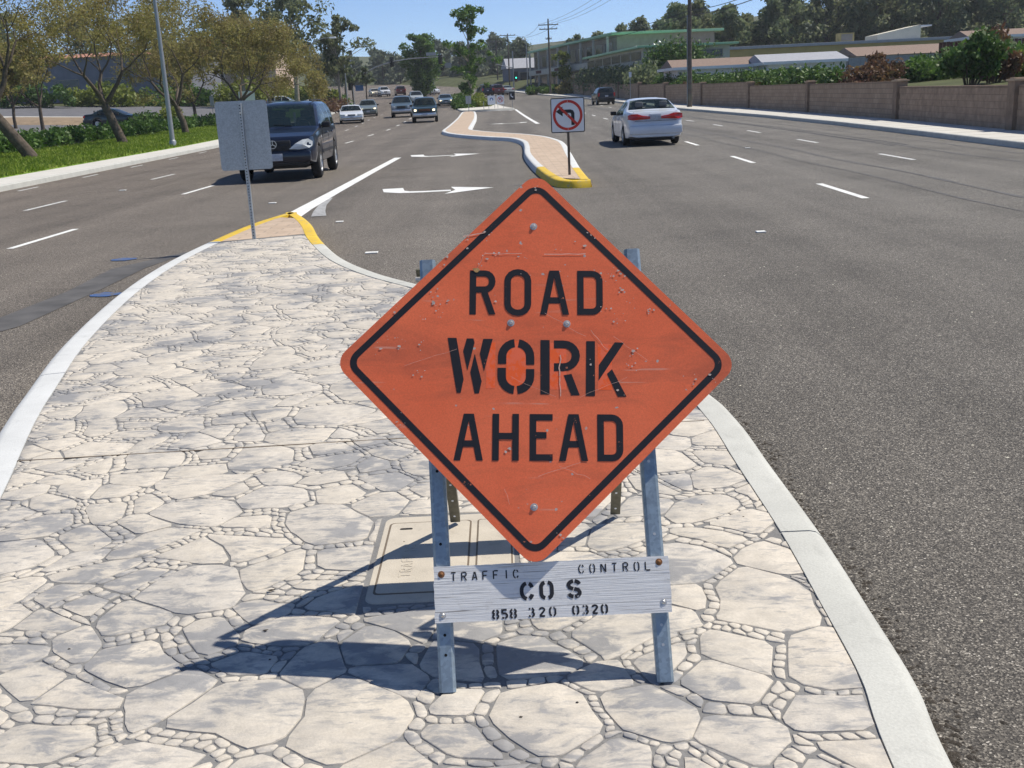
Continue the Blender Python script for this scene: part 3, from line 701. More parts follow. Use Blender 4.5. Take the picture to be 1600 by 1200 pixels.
for q, (x, y, near) in enumerate(sites):
    R_ = .085; poly = [(x + R_ * math.cos(t), y + R_ * math.sin(t)) for t in np.linspace(0, 2 * math.pi, 12, endpoint=False)]
    cand = [near[0], near[1]] + [p[3] for p in cells.get(near[0], (0, 0, []))[2][:9]]
    for c in set(cand):
        if c not in cells: continue
        best = max(cells[c][2], key=lambda p: p[0] * x + p[1] * y - p[4])
        v = best[0] * x + best[1] * y - best[4]
        if v < -.004: poly = []; break      # site fell inside a stone
        poly = clip_half(poly, (-best[0], -best[1]), -best[4] - JT * 1.6)
        if len(poly) < 3: break
    if len(poly) < 3: continue
    k = (int(x // .1), int(y // .1))
    for di in (-2, -1, 0, 1, 2):
        for dj in (-2, -1, 0, 1, 2):
            for p in grid.get((k[0] + di, k[1] + dj), []):
                if p == q or len(poly) < 3: continue
                dx, dy = sites[p][0] - x, sites[p][1] - y; L = math.hypot(dx, dy)
                if L < .2: poly = clip_half(poly, (dx / L, dy / L), (dx * (x + dx / 2) + dy * (y + dy / 2)) / L - JT * .85)
    if len(poly) < 3 or abs(area(poly)) < .00018: continue
    poly = [warp(p, .0012) for p in chaikin(poly, 1, .20)]
    cx, cy = sum(p[0] for p in poly) / len(poly), sum(p[1] for p in poly) / len(poly)
    if not inside(cx, cy, .0): continue
    poly = clip_field(poly)
    if len(poly) < 3 or abs(area(poly)) < .00015: continue
    V, F, c = stone_geo(poly, .1388 + .0014 * rng.rand(), .0022); pitems.append((screen_size(c, area(poly)), V, F, c))
pitems.sort(key=lambda t: -t[0]); rest = MB()
for k, (s, V, F, c) in enumerate(pitems):
    if k < 300 and s > 0: mesh_obj('pebble', [(v[0] - c[0], v[1] - c[1], v[2]) for v in V], F, M['stone'], med, smooth=50, loc=(c[0], c[1], 0))
    else: rest.add(V, F)
rest.build('pebble_field', M['stone'], med, smooth=50)['kind'] = 'stuff'
print('stones', len(items), 'pebbles', len(pitems))
# saw-cut joint across the median
j = MB(); j.box(((xl(5.05) + xr(4.95)) / 2 - .0, 5.0, .1400), (xr(5) - xl(5) - .04, .009, .0035), R=Matrix.Rotation(.035, 3, 'Z'))
j.build('expansion_joint', M['lidseam'], med)

# two-piece concrete pull-box set flush in the median
x0, x1, y0, y1 = LID
lid = empty('utility_box_lid', ((x0 + x1) / 2, (y0 + y1) / 2, .1265), 0, 'dirty beige concrete pull-box lid set in the paving behind the orange sign', 'utility box')
lx, ly = (x0 + x1) / 2, (y0 + y1) / 2
def rrect(cx, cy, w, h, r, n=4):
    out = []
    for sx, sy, a0 in ((1, 1, 0), (-1, 1, 90), (-1, -1, 180), (1, -1, 270)):
        for k in range(n + 1):
            t = math.radians(a0 + 90 * k / n); out.append((cx + sx * (w / 2 - r) + r * math.cos(t), cy + sy * (h / 2 - r) + r * math.sin(t)))
    return out
def plate(outline, z0, z1, bev=.006):
    mb = MB(); n = len(outline); c = (sum(p[0] for p in outline) / n, sum(p[1] for p in outline) / n)
    V = [(p[0], p[1], z0) for p in outline] + [(p[0], p[1], z1 - bev * .6) for p in outline] + [(c[0] + (p[0] - c[0]) * (1 - bev / max(.01, math.dist(p, c))), c[1] + (p[1] - c[1]) * (1 - bev / max(.01, math.dist(p, c))), z1) for p in outline]
    F = [[q * n + k, q * n + (k + 1) % n, (q + 1) * n + (k + 1) % n, (q + 1) * n + k] for q in (0, 1) for k in range(n)] + [[2 * n + k for k in range(n)]]
    return mb.add(V, F)
W, H = x1 - x0, y1 - y0
plate(rrect(0, 0, W - .012, H - .012, .05), -.01, .0015, .004).build('seam', M['lidseam'], lid)
plate(rrect(0, 0, W - .03, H - .03, .045), -.01, .0125, .008).build('frame', M['lid'], lid, 30)
plate(rrect(-W * .13, 0, W * .60, H * .80, .02), .0, .0138, .003).build('lid_groove', M['lidseam'], lid)
plate(rrect(W * .335, 0, W * .25, H * .80, .015), .0, .0138, .003).build('lid_groove', M['lidseam'], lid)
plate(rrect(-W * .13, 0, W * .60 - .014, H * .80 - .014, .018), .0, .0155, .005).build('lid_panel', M['lid'], lid, 30)
plate(rrect(W * .335, 0, W * .25 - .012, H * .80 - .014, .012), .0, .0155, .005).build('lid_panel', M['lid'], lid, 30)
plate(rrect(-W * .30, H * .31, .05, .016, .007), .01, .0162, .001).build('pull_slot', M['hole'], lid)

# ------------------------------------------------------------------ lettering
def arc(cx, cy, rx, ry, a0, a1, n=8):
    return [(cx + rx * math.cos(math.radians(a0 + (a1 - a0) * k / n)), cy + ry * math.sin(math.radians(a0 + (a1 - a0) * k / n))) for k in range(n + 1)]
GL = {  # stencil letters in a unit box (stroke centre lines)
    'T': [[(0, 1), (1, 1)], [(.5, .86), (.5, 0)]], 'R': [[(0, 0), (0, 1)], [(.16, 1), (.6, 1)] + arc(.62, .76, .38, .24, 80, -80, 6) + [(.16, .52)], [(.5, .46), (1, 0)]],
    'A': [[(0, 0), (.45, 1)], [(.58, 1), (1, 0)], [(.3, .3), (.72, .3)]], 'F': [[(0, 0), (0, 1)], [(.14, 1), (1, 1)], [(.14, .5), (.8, .5)]], 'I': [[(.5, 0), (.5, 1)]],
    'C': [arc(.55, .55, .55, .45, 100, 180, 5)[::1] + arc(.55, .45, .55, .45, 180, 260, 5), arc(.55, .62, .45, .38, 70, 15, 4), arc(.55, .38, .45, .38, -70, -15, 4)],
    'O': [arc(.42, .7, .42, .3, 100, 180, 5) + arc(.42, .3, .42, .3, 180, 260, 5), arc(.58, .7, .42, .3, 80, 0, 5) + arc(.58, .3, .42, .3, 0, -80, 5)],
    'N': [[(0, 0), (0, 1)], [(.12, .95), (.88, .05)], [(1, 0), (1, 1)]], 'L': [[(0, 1), (0, 0)], [(.14, 0), (1, 0)]],
    'S': [arc(.5, .75, .5, .25, 95, 180, 5) + [(.12, .58), (.42, .5)], arc(.5, .75, .5, .25, 80, 10, 4), [(.52, .5), (.88, .42)] + arc(.5, .25, .5, .25, 5, -85, 5), arc(.5, .25, .5, .25, 190, 260, 4)],
    '8': [arc(.42, .77, .42, .23, 100, 260, 7), arc(.58, .77, .42, .23, 80, -80, 7), arc(.42, .26, .42, .26, 100, 260, 7), arc(.58, .26, .42, .26, 80, -80, 7)],
    '5': [[(.95, 1), (.1, 1), (.1, .56)], [(.1, .56), (.5, .6)] + arc(.5, .3, .5, .3, 80, -80, 6), [(.4, 0), (.05, .12)]],
    '3': [[(.05, .9), (.35, 1)], arc(.5, .76, .42, .24, 80, -80, 6), arc(.5, .27, .48, .27, 80, -80, 6), [(.35, 0), (.02, .12)]],
    '2': [[(.05, .8)] + arc(.5, .76, .45, .24, 150, -20, 7) + [(.1, .06)], [(.08, 0), (1, 0)]],
}
GL['0'] = GL['O']
def write(text, x, y, h, w, gap, t, z=0.0):
    mb = MB(); k = 0
    for ch in text:
        if ch != ' ':
            for st in GL[ch]:
                mb.stroke([(x + p[0] * (w - t) + t / 2, y + p[1] * (h - t) + t / 2) for p in st], t, z + .00012 * (k % 5)); k += 1
        x += (w if ch != 'I' else w * .8) + gap
    return mb

# ------------------------------------------------------------------ orange warning sign on its A-frame
A26 = math.radians(26)
FOOT = Vector((.0856, 2.6624, .142))
stand = empty('road_work_sign', FOOT, 0, 'large orange diamond road work sign on a steel A-frame with a white board', 'road sign')
# tilted frame: local x right, y up the slope, z out towards the camera
TILT = Matrix.Rotation(math.pi / 2 - A26, 4, 'X')
def tilted(o, x=0, y=0, z=0, rz=0): o.matrix_local = TILT @ Matrix.Translation((x, y, z)) @ Matrix.Rotation(rz, 4, 'Z'); return o
for (xb, xt, top) in ((-.307, -.324, 1.262), (.305, .296, 1.266)):
    V = []; F = []; hw, hd, c = .0235, .016, .008
    for (xx, yy) in ((xb, -.002), (xt, top)):
        V += [(xx - hw, yy, -hd), (xx - hw, yy, hd - c), (xx - hw + c, yy, hd), (xx + hw - c, yy, hd), (xx + hw, yy, hd - c), (xx + hw, yy, -hd)]
    F = [[k, (k + 1) % 6, 6 + (k + 1) % 6, 6 + k] for k in range(6)] + [[5, 4, 3, 2, 1, 0], [6, 7, 8, 9, 10, 11]]
    leg = tilted(mesh_obj('leg', V, [f[::-1] for f in F], M['galv'], stand), 0, 0, -.0055)
    hb = MB()
    for yy in (.10, .155, .41, .62, 1.1, 1.2):
        hb.add([(xb + (xt - xb) * yy / 1.26 + .0045 * math.cos(k * math.pi / 4), yy + .0045 * math.sin(k * math.pi / 4), hd + .0006) for k in range(8)], [list(range(8))])
    hb.build('bolt_hole', M['bolt'] if xb > 0 else M['hole'], leg)['kind'] = 'stuff'
def rounded_square(s, r, n=7):
    return rrect(0, 0, s, s, r, n)
SIDE = .836
pan = mesh_obj('sign_panel', [], [], M['orange'], stand)
bm = bmesh.new(); out = rounded_square(SIDE, .048)
rot45 = lambda p: ((p[0] - p[1]) * math.sqrt(.5), (p[0] + p[1]) * math.sqrt(.5))
fr = [bm.verts.new((*rot45(p), .0015)) for p in out]; bk = [bm.verts.new((*rot45(p), -.0015)) for p in out]
bm.faces.new(fr); bm.faces.new(bk[::-1])
for k in range(len(out)): bm.faces.new([bk[k], bk[(k + 1) % len(out)], fr[(k + 1) % len(out)], fr[k]])
pan.data.materials.append(M['alu']); bm.to_mesh(pan.data); bm.free()
for f in pan.data.polygons: f.material_index = 0 if f.normal.z > .5 else 1
CX, CY, CR = -.014, .917, math.radians(-3.1)
tilted(pan, CX, CY, .0545, CR)
# black border
V = []; F = []; o1 = [rot45(p) for p in rounded_square(SIDE - .044, .043)]; o2 = [rot45(p) for p in rounded_square(SIDE - .082, .026)]; n = len(o1)
V = [(*p, .0021) for p in o1] + [(*p, .0021) for p in o2]; F = [[k, (k + 1) % n, n + (k + 1) % n, n + k] for k in range(n)]
mesh_obj('border', V, F, M['black_sheet'], pan)
def px_map(bx, by):  # letters drawn on a grid, mapped to their box on the panel
    (X0, X1), (Y0, Y1) = bx[0], by[0]; (x0, x1), (y0, y1) = bx[1], by[1]
    return lambda p: (x0 + (p[0] - X0) / (X1 - X0) * (x1 - x0), y0 + (p[1] - Y0) / (Y1 - Y0) * (y1 - y0))
def word(name, strokes, mp, t, polys=()):
    mb = MB(); k = 0
    for st, closed in strokes:
        z = .0022 + .00015 * (k % 6); k += 1
        if len(st) == 2 and st[0][0] != st[1][0] and st[0][1] != st[1][1]:
            a, b = mp(st[0]), mp(st[1]); L = math.dist(a, b); h = t / 2 * L / abs(b[1] - a[1]) * .98
            mb.add([(a[0] - h, a[1], z), (a[0] + h, a[1], z), (b[0] + h, b[1], z), (b[0] - h, b[1], z)], [[0, 1, 2, 3] if b[1] > a[1] else [3, 2, 1, 0]])
        else: mb.stroke([mp(p) for p in st], t, z, closed)
    for pl in polys: mb.add([(*mp(p), .0022) for p in pl], [list(range(len(pl)))[::-1]])
    return mb.build(name, M['black_sheet'], pan)
mp = px_map(((155, 888), (-.196, .198)), ((332, 80), (.146, .281)))
T = 19e-3
word('word_road', [
    ([(174, 332), (174, 80)], 0), ([(174, 98)] + [(240, 98)] + arc(240, 144, 40, 46, -90, 90, 8) + [(174, 190)], 0), ([(232, 190), (281, 332)], 0),
    (arc(421, 140, 56, 50, 180, 360, 8) + arc(421, 272, 56, 50, 0, 180, 8), 1),
    ([(562, 332), (612, 80)], 0), ([(630, 80), (685, 332)], 0), ([(590, 250), (660, 250)], 0),
    ([(765, 332), (765, 80)], 0), ([(765, 98), (828, 98)] + arc(828, 140, 42, 42, -90, 0, 5) + arc(828, 270, 42, 44, 0, 90, 5) + [(765, 314)], 0)], mp, T)
mp = px_map(((65, 1002), (-.235, .253)), ((1140, 872), (-.286, -.150)))
def Aglyph(x0, x1): c = (x0 + x1) / 2; return [([(x0 + 19, 1140), (c - 10, 872)], 0), ([(c + 10, 872), (x1 - 19, 1140)], 0), ([(x0 + 50, 1044), (x1 - 50, 1044)], 0)]
word('word_ahead', Aglyph(65, 228) + [([(297, 872), (297, 1140)], 0), ([(407, 872), (407, 1140)], 0), ([(297, 1000), (407, 1000)], 0),
    ([(503, 1140), (503, 872)], 0), ([(503, 891), (612, 891)], 0), ([(503, 994), (578, 994)], 0), ([(503, 1121), (612, 1121)], 0)] + Aglyph(647, 808) + [
    ([(877, 1140), (877, 872)], 0), ([(877, 891), (938, 891)] + arc(938, 936, 45, 45, -90, 0, 5) + arc(938, 1076, 45, 45, 0, 90, 5) + [(877, 1121)], 0)], mp, T)
mp = px_map(((35, 1018), (-.258, .264)), ((783, 455), (-.098, .075)))
def halfring(cx, y_a, y_b, rx, ry, t, a0, a1, ysgn):  # quarter of a stencil O
    o = [(cx + rx * math.cos(math.radians(a)), y_a + ry * math.sin(math.radians(a))) for a in np.linspace(a0, a1, 7)]
    i = [(cx + (rx - t) * math.cos(math.radians(a)), y_a + (ry - t) * math.sin(math.radians(a))) for a in np.linspace(a0, a1, 7)]
    return o, i
polys = [[(35, 455), (84, 455), (127, 690), (112, 766), (90, 766)], [(141, 458), (178, 458), (184, 482), (147, 640), (122, 530)], [(232, 460), (284, 460), (238, 645), (214, 545)], [(186, 545), (226, 700), (212, 768), (188, 768), (163, 650)],
    [(548, 465), (598, 465), (598, 772), (548, 772)], [(675, 664), (718, 656), (763, 776), (716, 776)], [(800, 470), (848, 470), (846, 780), (796, 780)], [(957, 476), (1008, 478), (866, 694), (868, 605)], [(912, 655), (940, 628), (1018, 783), (970, 783)]]
mbw = MB()
for pl in polys: mbw.add([(*mp(p), .0022) for p in pl], [list(range(len(pl)))[::-1]])
def add_ring(o, i):
    q = [(*mp(p), .0022) for p in o] + [(*mp(p), .0022) for p in i]; n = len(o); mbw.add(q, [[k, k + 1, n + k + 1, n + k] for k in range(n - 1)])
def ringpart(x_s, y_mid, y_c, cx, rx, ry, a_list, t=46):
    o = [(x_s, y_mid)] + [(cx + rx * math.cos(math.radians(a)), y_c + ry * math.sin(math.radians(a))) for a in a_list]
    s = 1 if x_s > cx else -1
    i = [(x_s - s * t, y_mid)] + [(cx + (rx - t) * math.cos(math.radians(a)), y_c + (ry - t) * math.sin(math.radians(a))) for a in a_list]
    add_ring(o, i)
ringpart(314, 602, 560, 414, 100, 100, np.linspace(180, 263, 7)); ringpart(514, 606, 560, 414, 100, 100, np.linspace(0, -80, 7))
ringpart(312, 624, 672, 412, 100, 100, np.linspace(180, 97, 7)); ringpart(514, 630, 672, 412, 102, 100, np.linspace(0, 83, 7))
bo = [(622, 467)] + [(675 + 90 * math.cos(math.radians(a)), 554 + 87 * math.sin(math.radians(a))) for a in np.linspace(-90, 90, 11)] + [(622, 641)]
bi = [(622, 512)] + [(675 + 45 * math.cos(math.radians(a)), 554 + 42 * math.sin(math.radians(a))) for a in np.linspace(-90, 90, 11)] + [(622, 596)]
add_ring(bo, bi)
mbw.build('word_work', M['black_sheet'], pan)
for x0, x1, yy0, yy1 in ((250, 300, 480, 740), (360, 470, 470, 730), (600, 690, 480, 745), (862, 940, 485, 745)):
    pm = MB(); pm.add([(*mp(p), .00175) for p in ((x0, yy0), (x0, yy1), (x1, yy1), (x1, yy0))], [[0, 1, 2, 3]])
    pm.build('overpainted_patch', M['old_patch'], pan)
for (x, y) in ((-.007, .418), (-.003, -.418), (-.073, .121), (.0915, .119)):
    b = MB(); b.lathe([(.0005, .0062), (.0045, .006), (.0062, .004), (.0065, .0018), (.0105, .0018), (.011, .0008)], 12, 'Z', (x, y, .0006)); b.build('bolt', M['bolt'], pan, 40)
# chips, scratches and a rust bloom in the sheeting
rc = np.random.RandomState(8); ch = MB(); pale = simple('bare_sheeting', (0.52, 0.42, 0.36), .6, 0, .3, 60)
for (x, y, k) in [(340, 390, 5), (330, 420, 6), (345, 440, 5), (300, 470, 3), (375, 415, 4), (235, 540, 5), (195, 525, 3), (165, 545, 3), (300, 540, 4), (295, 630, 5), (850, 330, 5), (875, 320, 5), (880, 375, 4), (910, 415, 4), (970, 440, 5), (850, 440, 3), (880, 470, 4), (920, 570, 5), (915, 600, 4), (800, 600, 2), (1085, 640, 4), (1150, 645, 4), (480, 265, 3), (520, 268, 3), (580, 268, 3), (480, 208, 6), (365, 275, 4), (225, 435, 3), (750, 230, 2), (830, 340, 3), (452, 318, 4), (245, 770, 5), (800, 215, 3), (430, 225, 5), (690, 245, 3), (640, 60, 3), (560, 855, 2), (880, 680, 2), (1040, 420, 3), (700, 1090, 4), (520, 410, 3), (710, 340, 2), (820, 430, 3), (600, 335, 2)]:
    for _ in range(k):
        cx, cy = (x + rc.normal() * 10 - 632) * .001, (600 - y - rc.normal() * 10) * .001; s = .0010 + .0032 * rc.rand() ** 2.5
        ch.add([(cx + s * (.5 + rc.rand()) * math.cos(a) * 1.3, cy + s * (.5 + rc.rand()) * math.sin(a), .00315 + .00002 * _) for a in np.linspace(0, 6.283, 7)[:-1]], [list(range(6))])
ch.build('paint_chip', pale, pan)['kind'] = 'stuff'
sm = MB()
for (x0, y0, x1, y1, w) in [(480, 268, 590, 266, .0016), (655, 270, 780, 266, .0022), (704, 575, 702, 640, .0035), (702, 640, 706, 696, .0028), (660, 450, 780, 520, .0008), (795, 500, 840, 560, .0012), (415, 215, 480, 202, .003), (640, 930, 760, 890, .0009), (700, 900, 790, 935, .0008), (545, 965, 560, 1010, .0008), (250, 610, 400, 560, .0007), (760, 700, 900, 640, .0007), (480, 265, 455, 320, .0009), (860, 520, 960, 590, .0007), (560, 640, 690, 700, .0006)]:
    n_ = 6; sm.stroke([((x0 + (x1 - x0) * t - 632) * .001 + rc.normal() * .0012, (600 - y0 - (y1 - y0) * t) * .001 + rc.normal() * .0012) for t in np.linspace(0, 1, n_)], w, .0033)
sm.build('scratch', simple('scratched_sheeting', (0.66, 0.40, 0.31), .5, 0, .25, 80), pan)['kind'] = 'stuff'
rz_ = MB(); rz_.add([((455 - 632) * .001 + .011 * (.7 + .5 * rc.rand()) * math.cos(a), (600 - 318) * .001 + .008 * (.7 + .5 * rc.rand()) * math.sin(a), .0036) for a in np.linspace(0, 6.283, 10)[:-1]], [list(range(9))]); rz_.build('rust_spot', simple('yellow_rust', (0.42, 0.25, 0.10), .8, 0, .4, 90), pan)
# white wooden board
bd = tilted(mesh_obj('wooden_board', [], [], M['board'], stand), 0, .268, .0195)
rb = np.random.RandomState(3); nx_b = 40; V = []; F = []
for sgn in (1, -1):
    for (yy, zz) in ((-.0785 * sgn, .0085 * sgn), (.0785 * sgn, .0085 * sgn)): pass
top = [(-.334 + .668 * k / nx_b, .0785 + (rb.rand() - .6) * .0022) for k in range(nx_b + 1)]; bot = [(-.334 + .668 * k / nx_b, -.0785 + (rb.rand() - .4) * .0022) for k in range(nx_b + 1)]
lend = [(-.334 + (rb.rand() - .6) * .004, -.0785 + .157 * k / 9) for k in range(1, 9)]; rend = [(.334 + (rb.rand() - .4) * .004, .0785 - .157 * k / 9) for k in range(1, 9)]
ring = bot[::-1] + lend + top + rend
bm = bmesh.new(); a = [bm.verts.new((p[0], p[1], .0085)) for p in ring]; b = [bm.verts.new((p[0], p[1], -.0085)) for p in ring]
bm.faces.new(a[::-1]); bm.faces.new(b); n = len(ring)
for k in range(n): bm.faces.new([a[k], a[(k + 1) % n], b[(k + 1) % n], b[k]])
bmesh.ops.recalc_face_normals(bm, faces=bm.faces[:]); bm.to_mesh(bd.data); bm.free()
def letters(name, text, x, y, h, w, gap, t, z, mat, par):
    out = []
    for ch in text:
        if ch != ' ': out.append(write(ch, x, y, h, w, 0, t, z).build(name, mat, par))
        x += (w if ch != 'I' else w * .8) + gap
    return out
def bw(name, *a): letters('stencil_letter', *a, .0093, M['stencil'], bd)
bw('stencil_traffic', 'TRAFFIC', -.286, .0345, .0265, .0165, .0135, .0036)
bw('stencil_control', 'CONTROL', .077, .0395, .0265, .0165, .0150, .0036)
bw('stencil_company', 'CO', -.092, -.0285, .054, .041, .0145, .0108); bw('stencil_company', 'S', .041, -.0285, .054, .042, .01, .0108)
bw('stencil_number', '858', -.173, -.0765, .0285, .0205, .0045, .0055); bw('stencil_number', '320', -.072, -.0750, .0275, .0205, .0095, .0050); bw('stencil_number', '0320', .053, -.0745, .0275, .0205, .0065, .0055)
for (x, y, m) in ((-.312, .056, 'rust'), (.307, .062, 'rust'), (-.312, -.058, 'bolt'), (.312, -.050, 'bolt')):
    b = MB(); b.lathe([(.0004, .0125), (.004, .0118), (.0062, .0095), (.0095, .0094), (.0100, .0086)], 12, 'Z', (x, y, 0)); b.build('screw', M[m], bd, 40)
# rear frame: two legs, two cross boards (they throw the bands of shadow)
apex = TILT @ Vector((0, 1.25, -.045)); rear_y = 1.215
def rear_pt(x, t): return Vector((x, rear_y + (apex.y - rear_y) * t, (apex.z) * t))
for x0, x1 in ((-.332, -.345), (.292, .285)):
    m = MB(); p0, p1 = rear_pt(x0, 0.012), rear_pt(x1, 1.0); d = (p1 - p0); L = d.length; d.normalize()
    R = Matrix((Vector((1, 0, 0)), Vector((1, 0, 0)).cross(d) * -1, d)).transposed()
    m.box(tuple((p0 + p1) / 2), (.038, .006, L), 0, R); m.box(tuple((p0 + p1) / 2 + R @ Vector((.016, .017, 0))), (.006, .028, L), 0, R)
    leg = m.build('rear_leg', M['olive'], stand)
    hm = MB()
    for s in np.arange(.03, 1.0, .075):
        q = p0 + d * (L * s) - R @ Vector((0, .0036, 0)); hm.add([tuple(q + R @ Vector((.005 * math.cos(k), 0, .005 * math.sin(k)))) for k in np.arange(0, 6.2, .8)], [list(range(8))])
    hm.build('bolt_hole', M['sheet_white'], leg)['kind'] = 'stuff'
for (t0, t1) in ((.23, .37), (.62, .86)):
    m = MB(); p = (rear_pt(-.02, t0) + rear_pt(-.02, t1)) / 2; d = (rear_pt(0, t1) - rear_pt(0, t0)); L = d.length; d.normalize()
    R = Matrix((Vector((1, 0, 0)), Vector((1, 0, 0)).cross(d) * -1, d)).transposed()
    m.box(tuple(p + R @ Vector((0, .012, 0))), (.66, .016, L), .002, R); m.build('rear_board', M['board'], stand)
for x in (-.335, .291): MB().tube([(x - .03, apex.y - .012, apex.z - .03), (x + .03, apex.y - .012, apex.z - .03)], .009, 8).build('hinge_bolt', M['bolt'], stand, 40)

# embossed word on the lid
for o in letters('embossed_letter', 'TRAFFIC', 0, 0, .045, .03, .012, .006, 0, M['lid'], lid):
    o.location = (-.11, -.19, .0158); o.rotation_euler = (0, 0, math.pi / 2); solid(o, .0012, 1.0)

# ------------------------------------------------------------------ sign seen from behind on the median nose
g = empty('road_sign', (-3.16, 13.48, .14), math.radians(1.0), 'grey back of a rectangular road sign on a perforated post at the median nose', 'road sign')
pl = [(p[0], p[1]) for p in rrect(0, 0, .635, .83, .035, 4)]; n = len(pl)
V = [(p[0] + .005, .034, 1.275 + p[1]) for p in pl] + [(p[0] + .005, .0372, 1.275 + p[1]) for p in pl]
o = mesh_obj('sign_panel', V, [list(range(n)), [2 * n - 1 - k for k in range(n)]] + [[k, n + k, n + (k + 1) % n, (k + 1) % n] for k in range(n)], M['alu'], g)
m = MB(); m.box((0, 0.012, .82), (.042, .042, 1.68), .004); post = m.build('post', M['galv2'], g)
hm = MB()
for z in np.arange(.05, 1.64, .036): hm.disc((0, -.0098, z), .0075, 8)
hm.build('post_holes', M['hole'], post)['kind'] = 'stuff'
for z in (1.0, 1.55): MB().box((0, -.012, z), (.02, .01, .02), .003).build('bolt', M['bolt'], g)

# ------------------------------------------------------------------ narrow curving island with the no-left-turn sign
isl = empty('traffic_island', kind='structure')
rtop = catmull([(1.66, 20.32), (1.69, 22.2), (1.74, 24.36), (1.92, 29.6), (2.12, 36.0), (2.03, 39.2), (1.74, 42.3), (1.1, 45.5), (0, 49.2), (-1.0, 53.2), (-1.45, 56.5), (-1.55, 64), (-1.65, 78), (-1.95, 94), (-2.2, 101)], 5)
ltop = catmull([(-2.75, 102.5), (-3.35, 101.0), (-3.3, 92), (-3.15, 82), (-3.0, 62), (-2.95, 56), (-2.6, 52.5), (-1.9, 49.0), (-.6, 44.8), (.35, 42.3), (.74, 39.0), (.76, 35.1), (.67, 30.8), (.72, 26.8), (.81, 24.1), (.92, 21.9), (1.06, 20.65), (1.30, 20.28), (1.66, 20.25)], 5)
yl = lambda p: p[1] < 24.3
def rev(p): return p[::-1]
kerb_path(rev(rtop), .17, .14, (M['kerb_white'], M['yellow']), isl, 6.0, .04, yl)
kerb_path(rev(ltop), .17, .14, (M['kerb_white'], M['yellow']), isl, 6.0, .04, yl)
ri = offset_path(rev(rtop), .165)[::-1]; li = offset_path(rev(ltop), .165)[::-1]
# paving between the two inner kerb lines, built as cross bands
ysr = [(p[1], p[0]) for p in ri]; 
V = []; F = []
def arclen(P):
    L = [0]
    for a, b in zip(P[:-1], P[1:]): L.append(L[-1] + math.dist(a, b))
    return [l / L[-1] for l in L]
sa, sb = arclen(ri), arclen(li[::-1]); lrev = li[::-1]
for t in np.linspace(0, 1, 90):
    a = (np.interp(t, sa, [p[0] for p in ri]), np.interp(t, sa, [p[1] for p in ri])); b = (np.interp(t, sb, [p[0] for p in lrev]), np.interp(t, sb, [p[1] for p in lrev]))
    V += [(a[0], a[1], zr(a[1]) + .139), (b[0], b[1], zr(b[1]) + .139)]
F = [[2 * k, 2 * k + 2, 2 * k + 3, 2 * k + 1] for k in range(89)]
mesh_obj('island_paving', V, F, M['tanwalk'], isl)
nt = empty('no_left_turn_sign', (1.36, 21.79, .14), math.radians(-1.5), 'square white no-left-turn sign on a short post at the yellow island nose', 'road sign')
MB().box((0, .0, .42), (.05, .04, .86), .004).build('post', M['wood_pole'], nt)
MB().box((0, .0, .855), (.042, .03, 1.30), .003).build('post_top', M['galv2'], nt)
def flat_y(mb, y):  # lay a ribbon drawing upright, facing -Y
    mb.V = [(v[0], y - v[2], v[1]) for v in mb.V]; return mb
S2 = .672; zc = 1.165
pl = rrect(0, zc, S2, S2, .035, 4); n = len(pl)
V = [(p[0], -.0285, p[1]) for p in pl] + [(p[0], -.025, p[1]) for p in pl]
pn = mesh_obj('sign_panel', V, [list(range(n)), [2 * n - 1 - k for k in range(n)]] + [[k, n + k, n + (k + 1) % n, (k + 1) % n] for k in range(n)], M['sheet_white'], nt)
flat_y(MB().stroke(rrect(0, zc, S2 - .018, S2 - .018, .028, 4), .018, .001, True), -.0285).build('border', M['black'], pn)
flat_y(MB().stroke([(.10, zc - .195), (.10, zc + .03), (.085, zc + .062), (.05, zc + .075), (-.11, zc + .075)], .066, .0014), -.0285).build('arrow', M['black'], pn)
flat_y(MB().add([(-.10, zc - .02, .0016), (-.10, zc + .17, .0016), (-.235, zc + .075, .0016)], [[0, 1, 2]]), -.0285).build('arrow_head', M['black'], pn)
flat_y(MB().stroke(arc(0, zc, .268, .268, 0, 352, 44), .052, .0022, True), -.0285).build('prohibition_ring', M['red'], pn)
flat_y(MB().stroke([(-.188, zc + .188), (.188, zc - .188)], .050, .0026), -.0285).build('prohibition_slash', M['red'], pn)
for z in (zc + .27, zc - .27, zc): MB().box((0, -.031, z), (.016, .006, .016), .002).build('bolt', M['bolt'], nt)

# far planted median
m3 = empty('far_median', kind='structure')
m3o = catmull([(-2.5, 170), (-1.9, 160), (-.7, 135), (.6, 116), (1.55, 106.4)], 5); m3f = catmull([(1.55, 106.2), (-1.2, 104.9), (-3.2, 106.6), (-4.0, 111.0), (-5.2, 130), (-6.6, 158), (-8.5, 175)], 5)
kerb_path(m3o, .2, .14, (M['kerb'],), m3, 8, .04); kerb_path(m3f, .2, .14, (M['kerb'],), m3, 8, .04)
A_ = m3f[::-1]; B_ = m3o; V = []; F = []
for y in np.linspace(107, 170, 40):
    a = np.interp(y, [p[1] for p in m3f[6:]], [p[0] for p in m3f[6:]]) + .2; b = np.interp(y, [p[1] for p in m3o[::-1]], [p[0] for p in m3o[::-1]]) - .2
    V += [(a, y, zr(y) + .139), (b, y, zr(y) + .139)]
F = [[2 * k, 2 * k + 1, 2 * k + 3, 2 * k + 2] for k in range(39)]
mesh_obj('median_paving', V, F, M['walk'], m3)

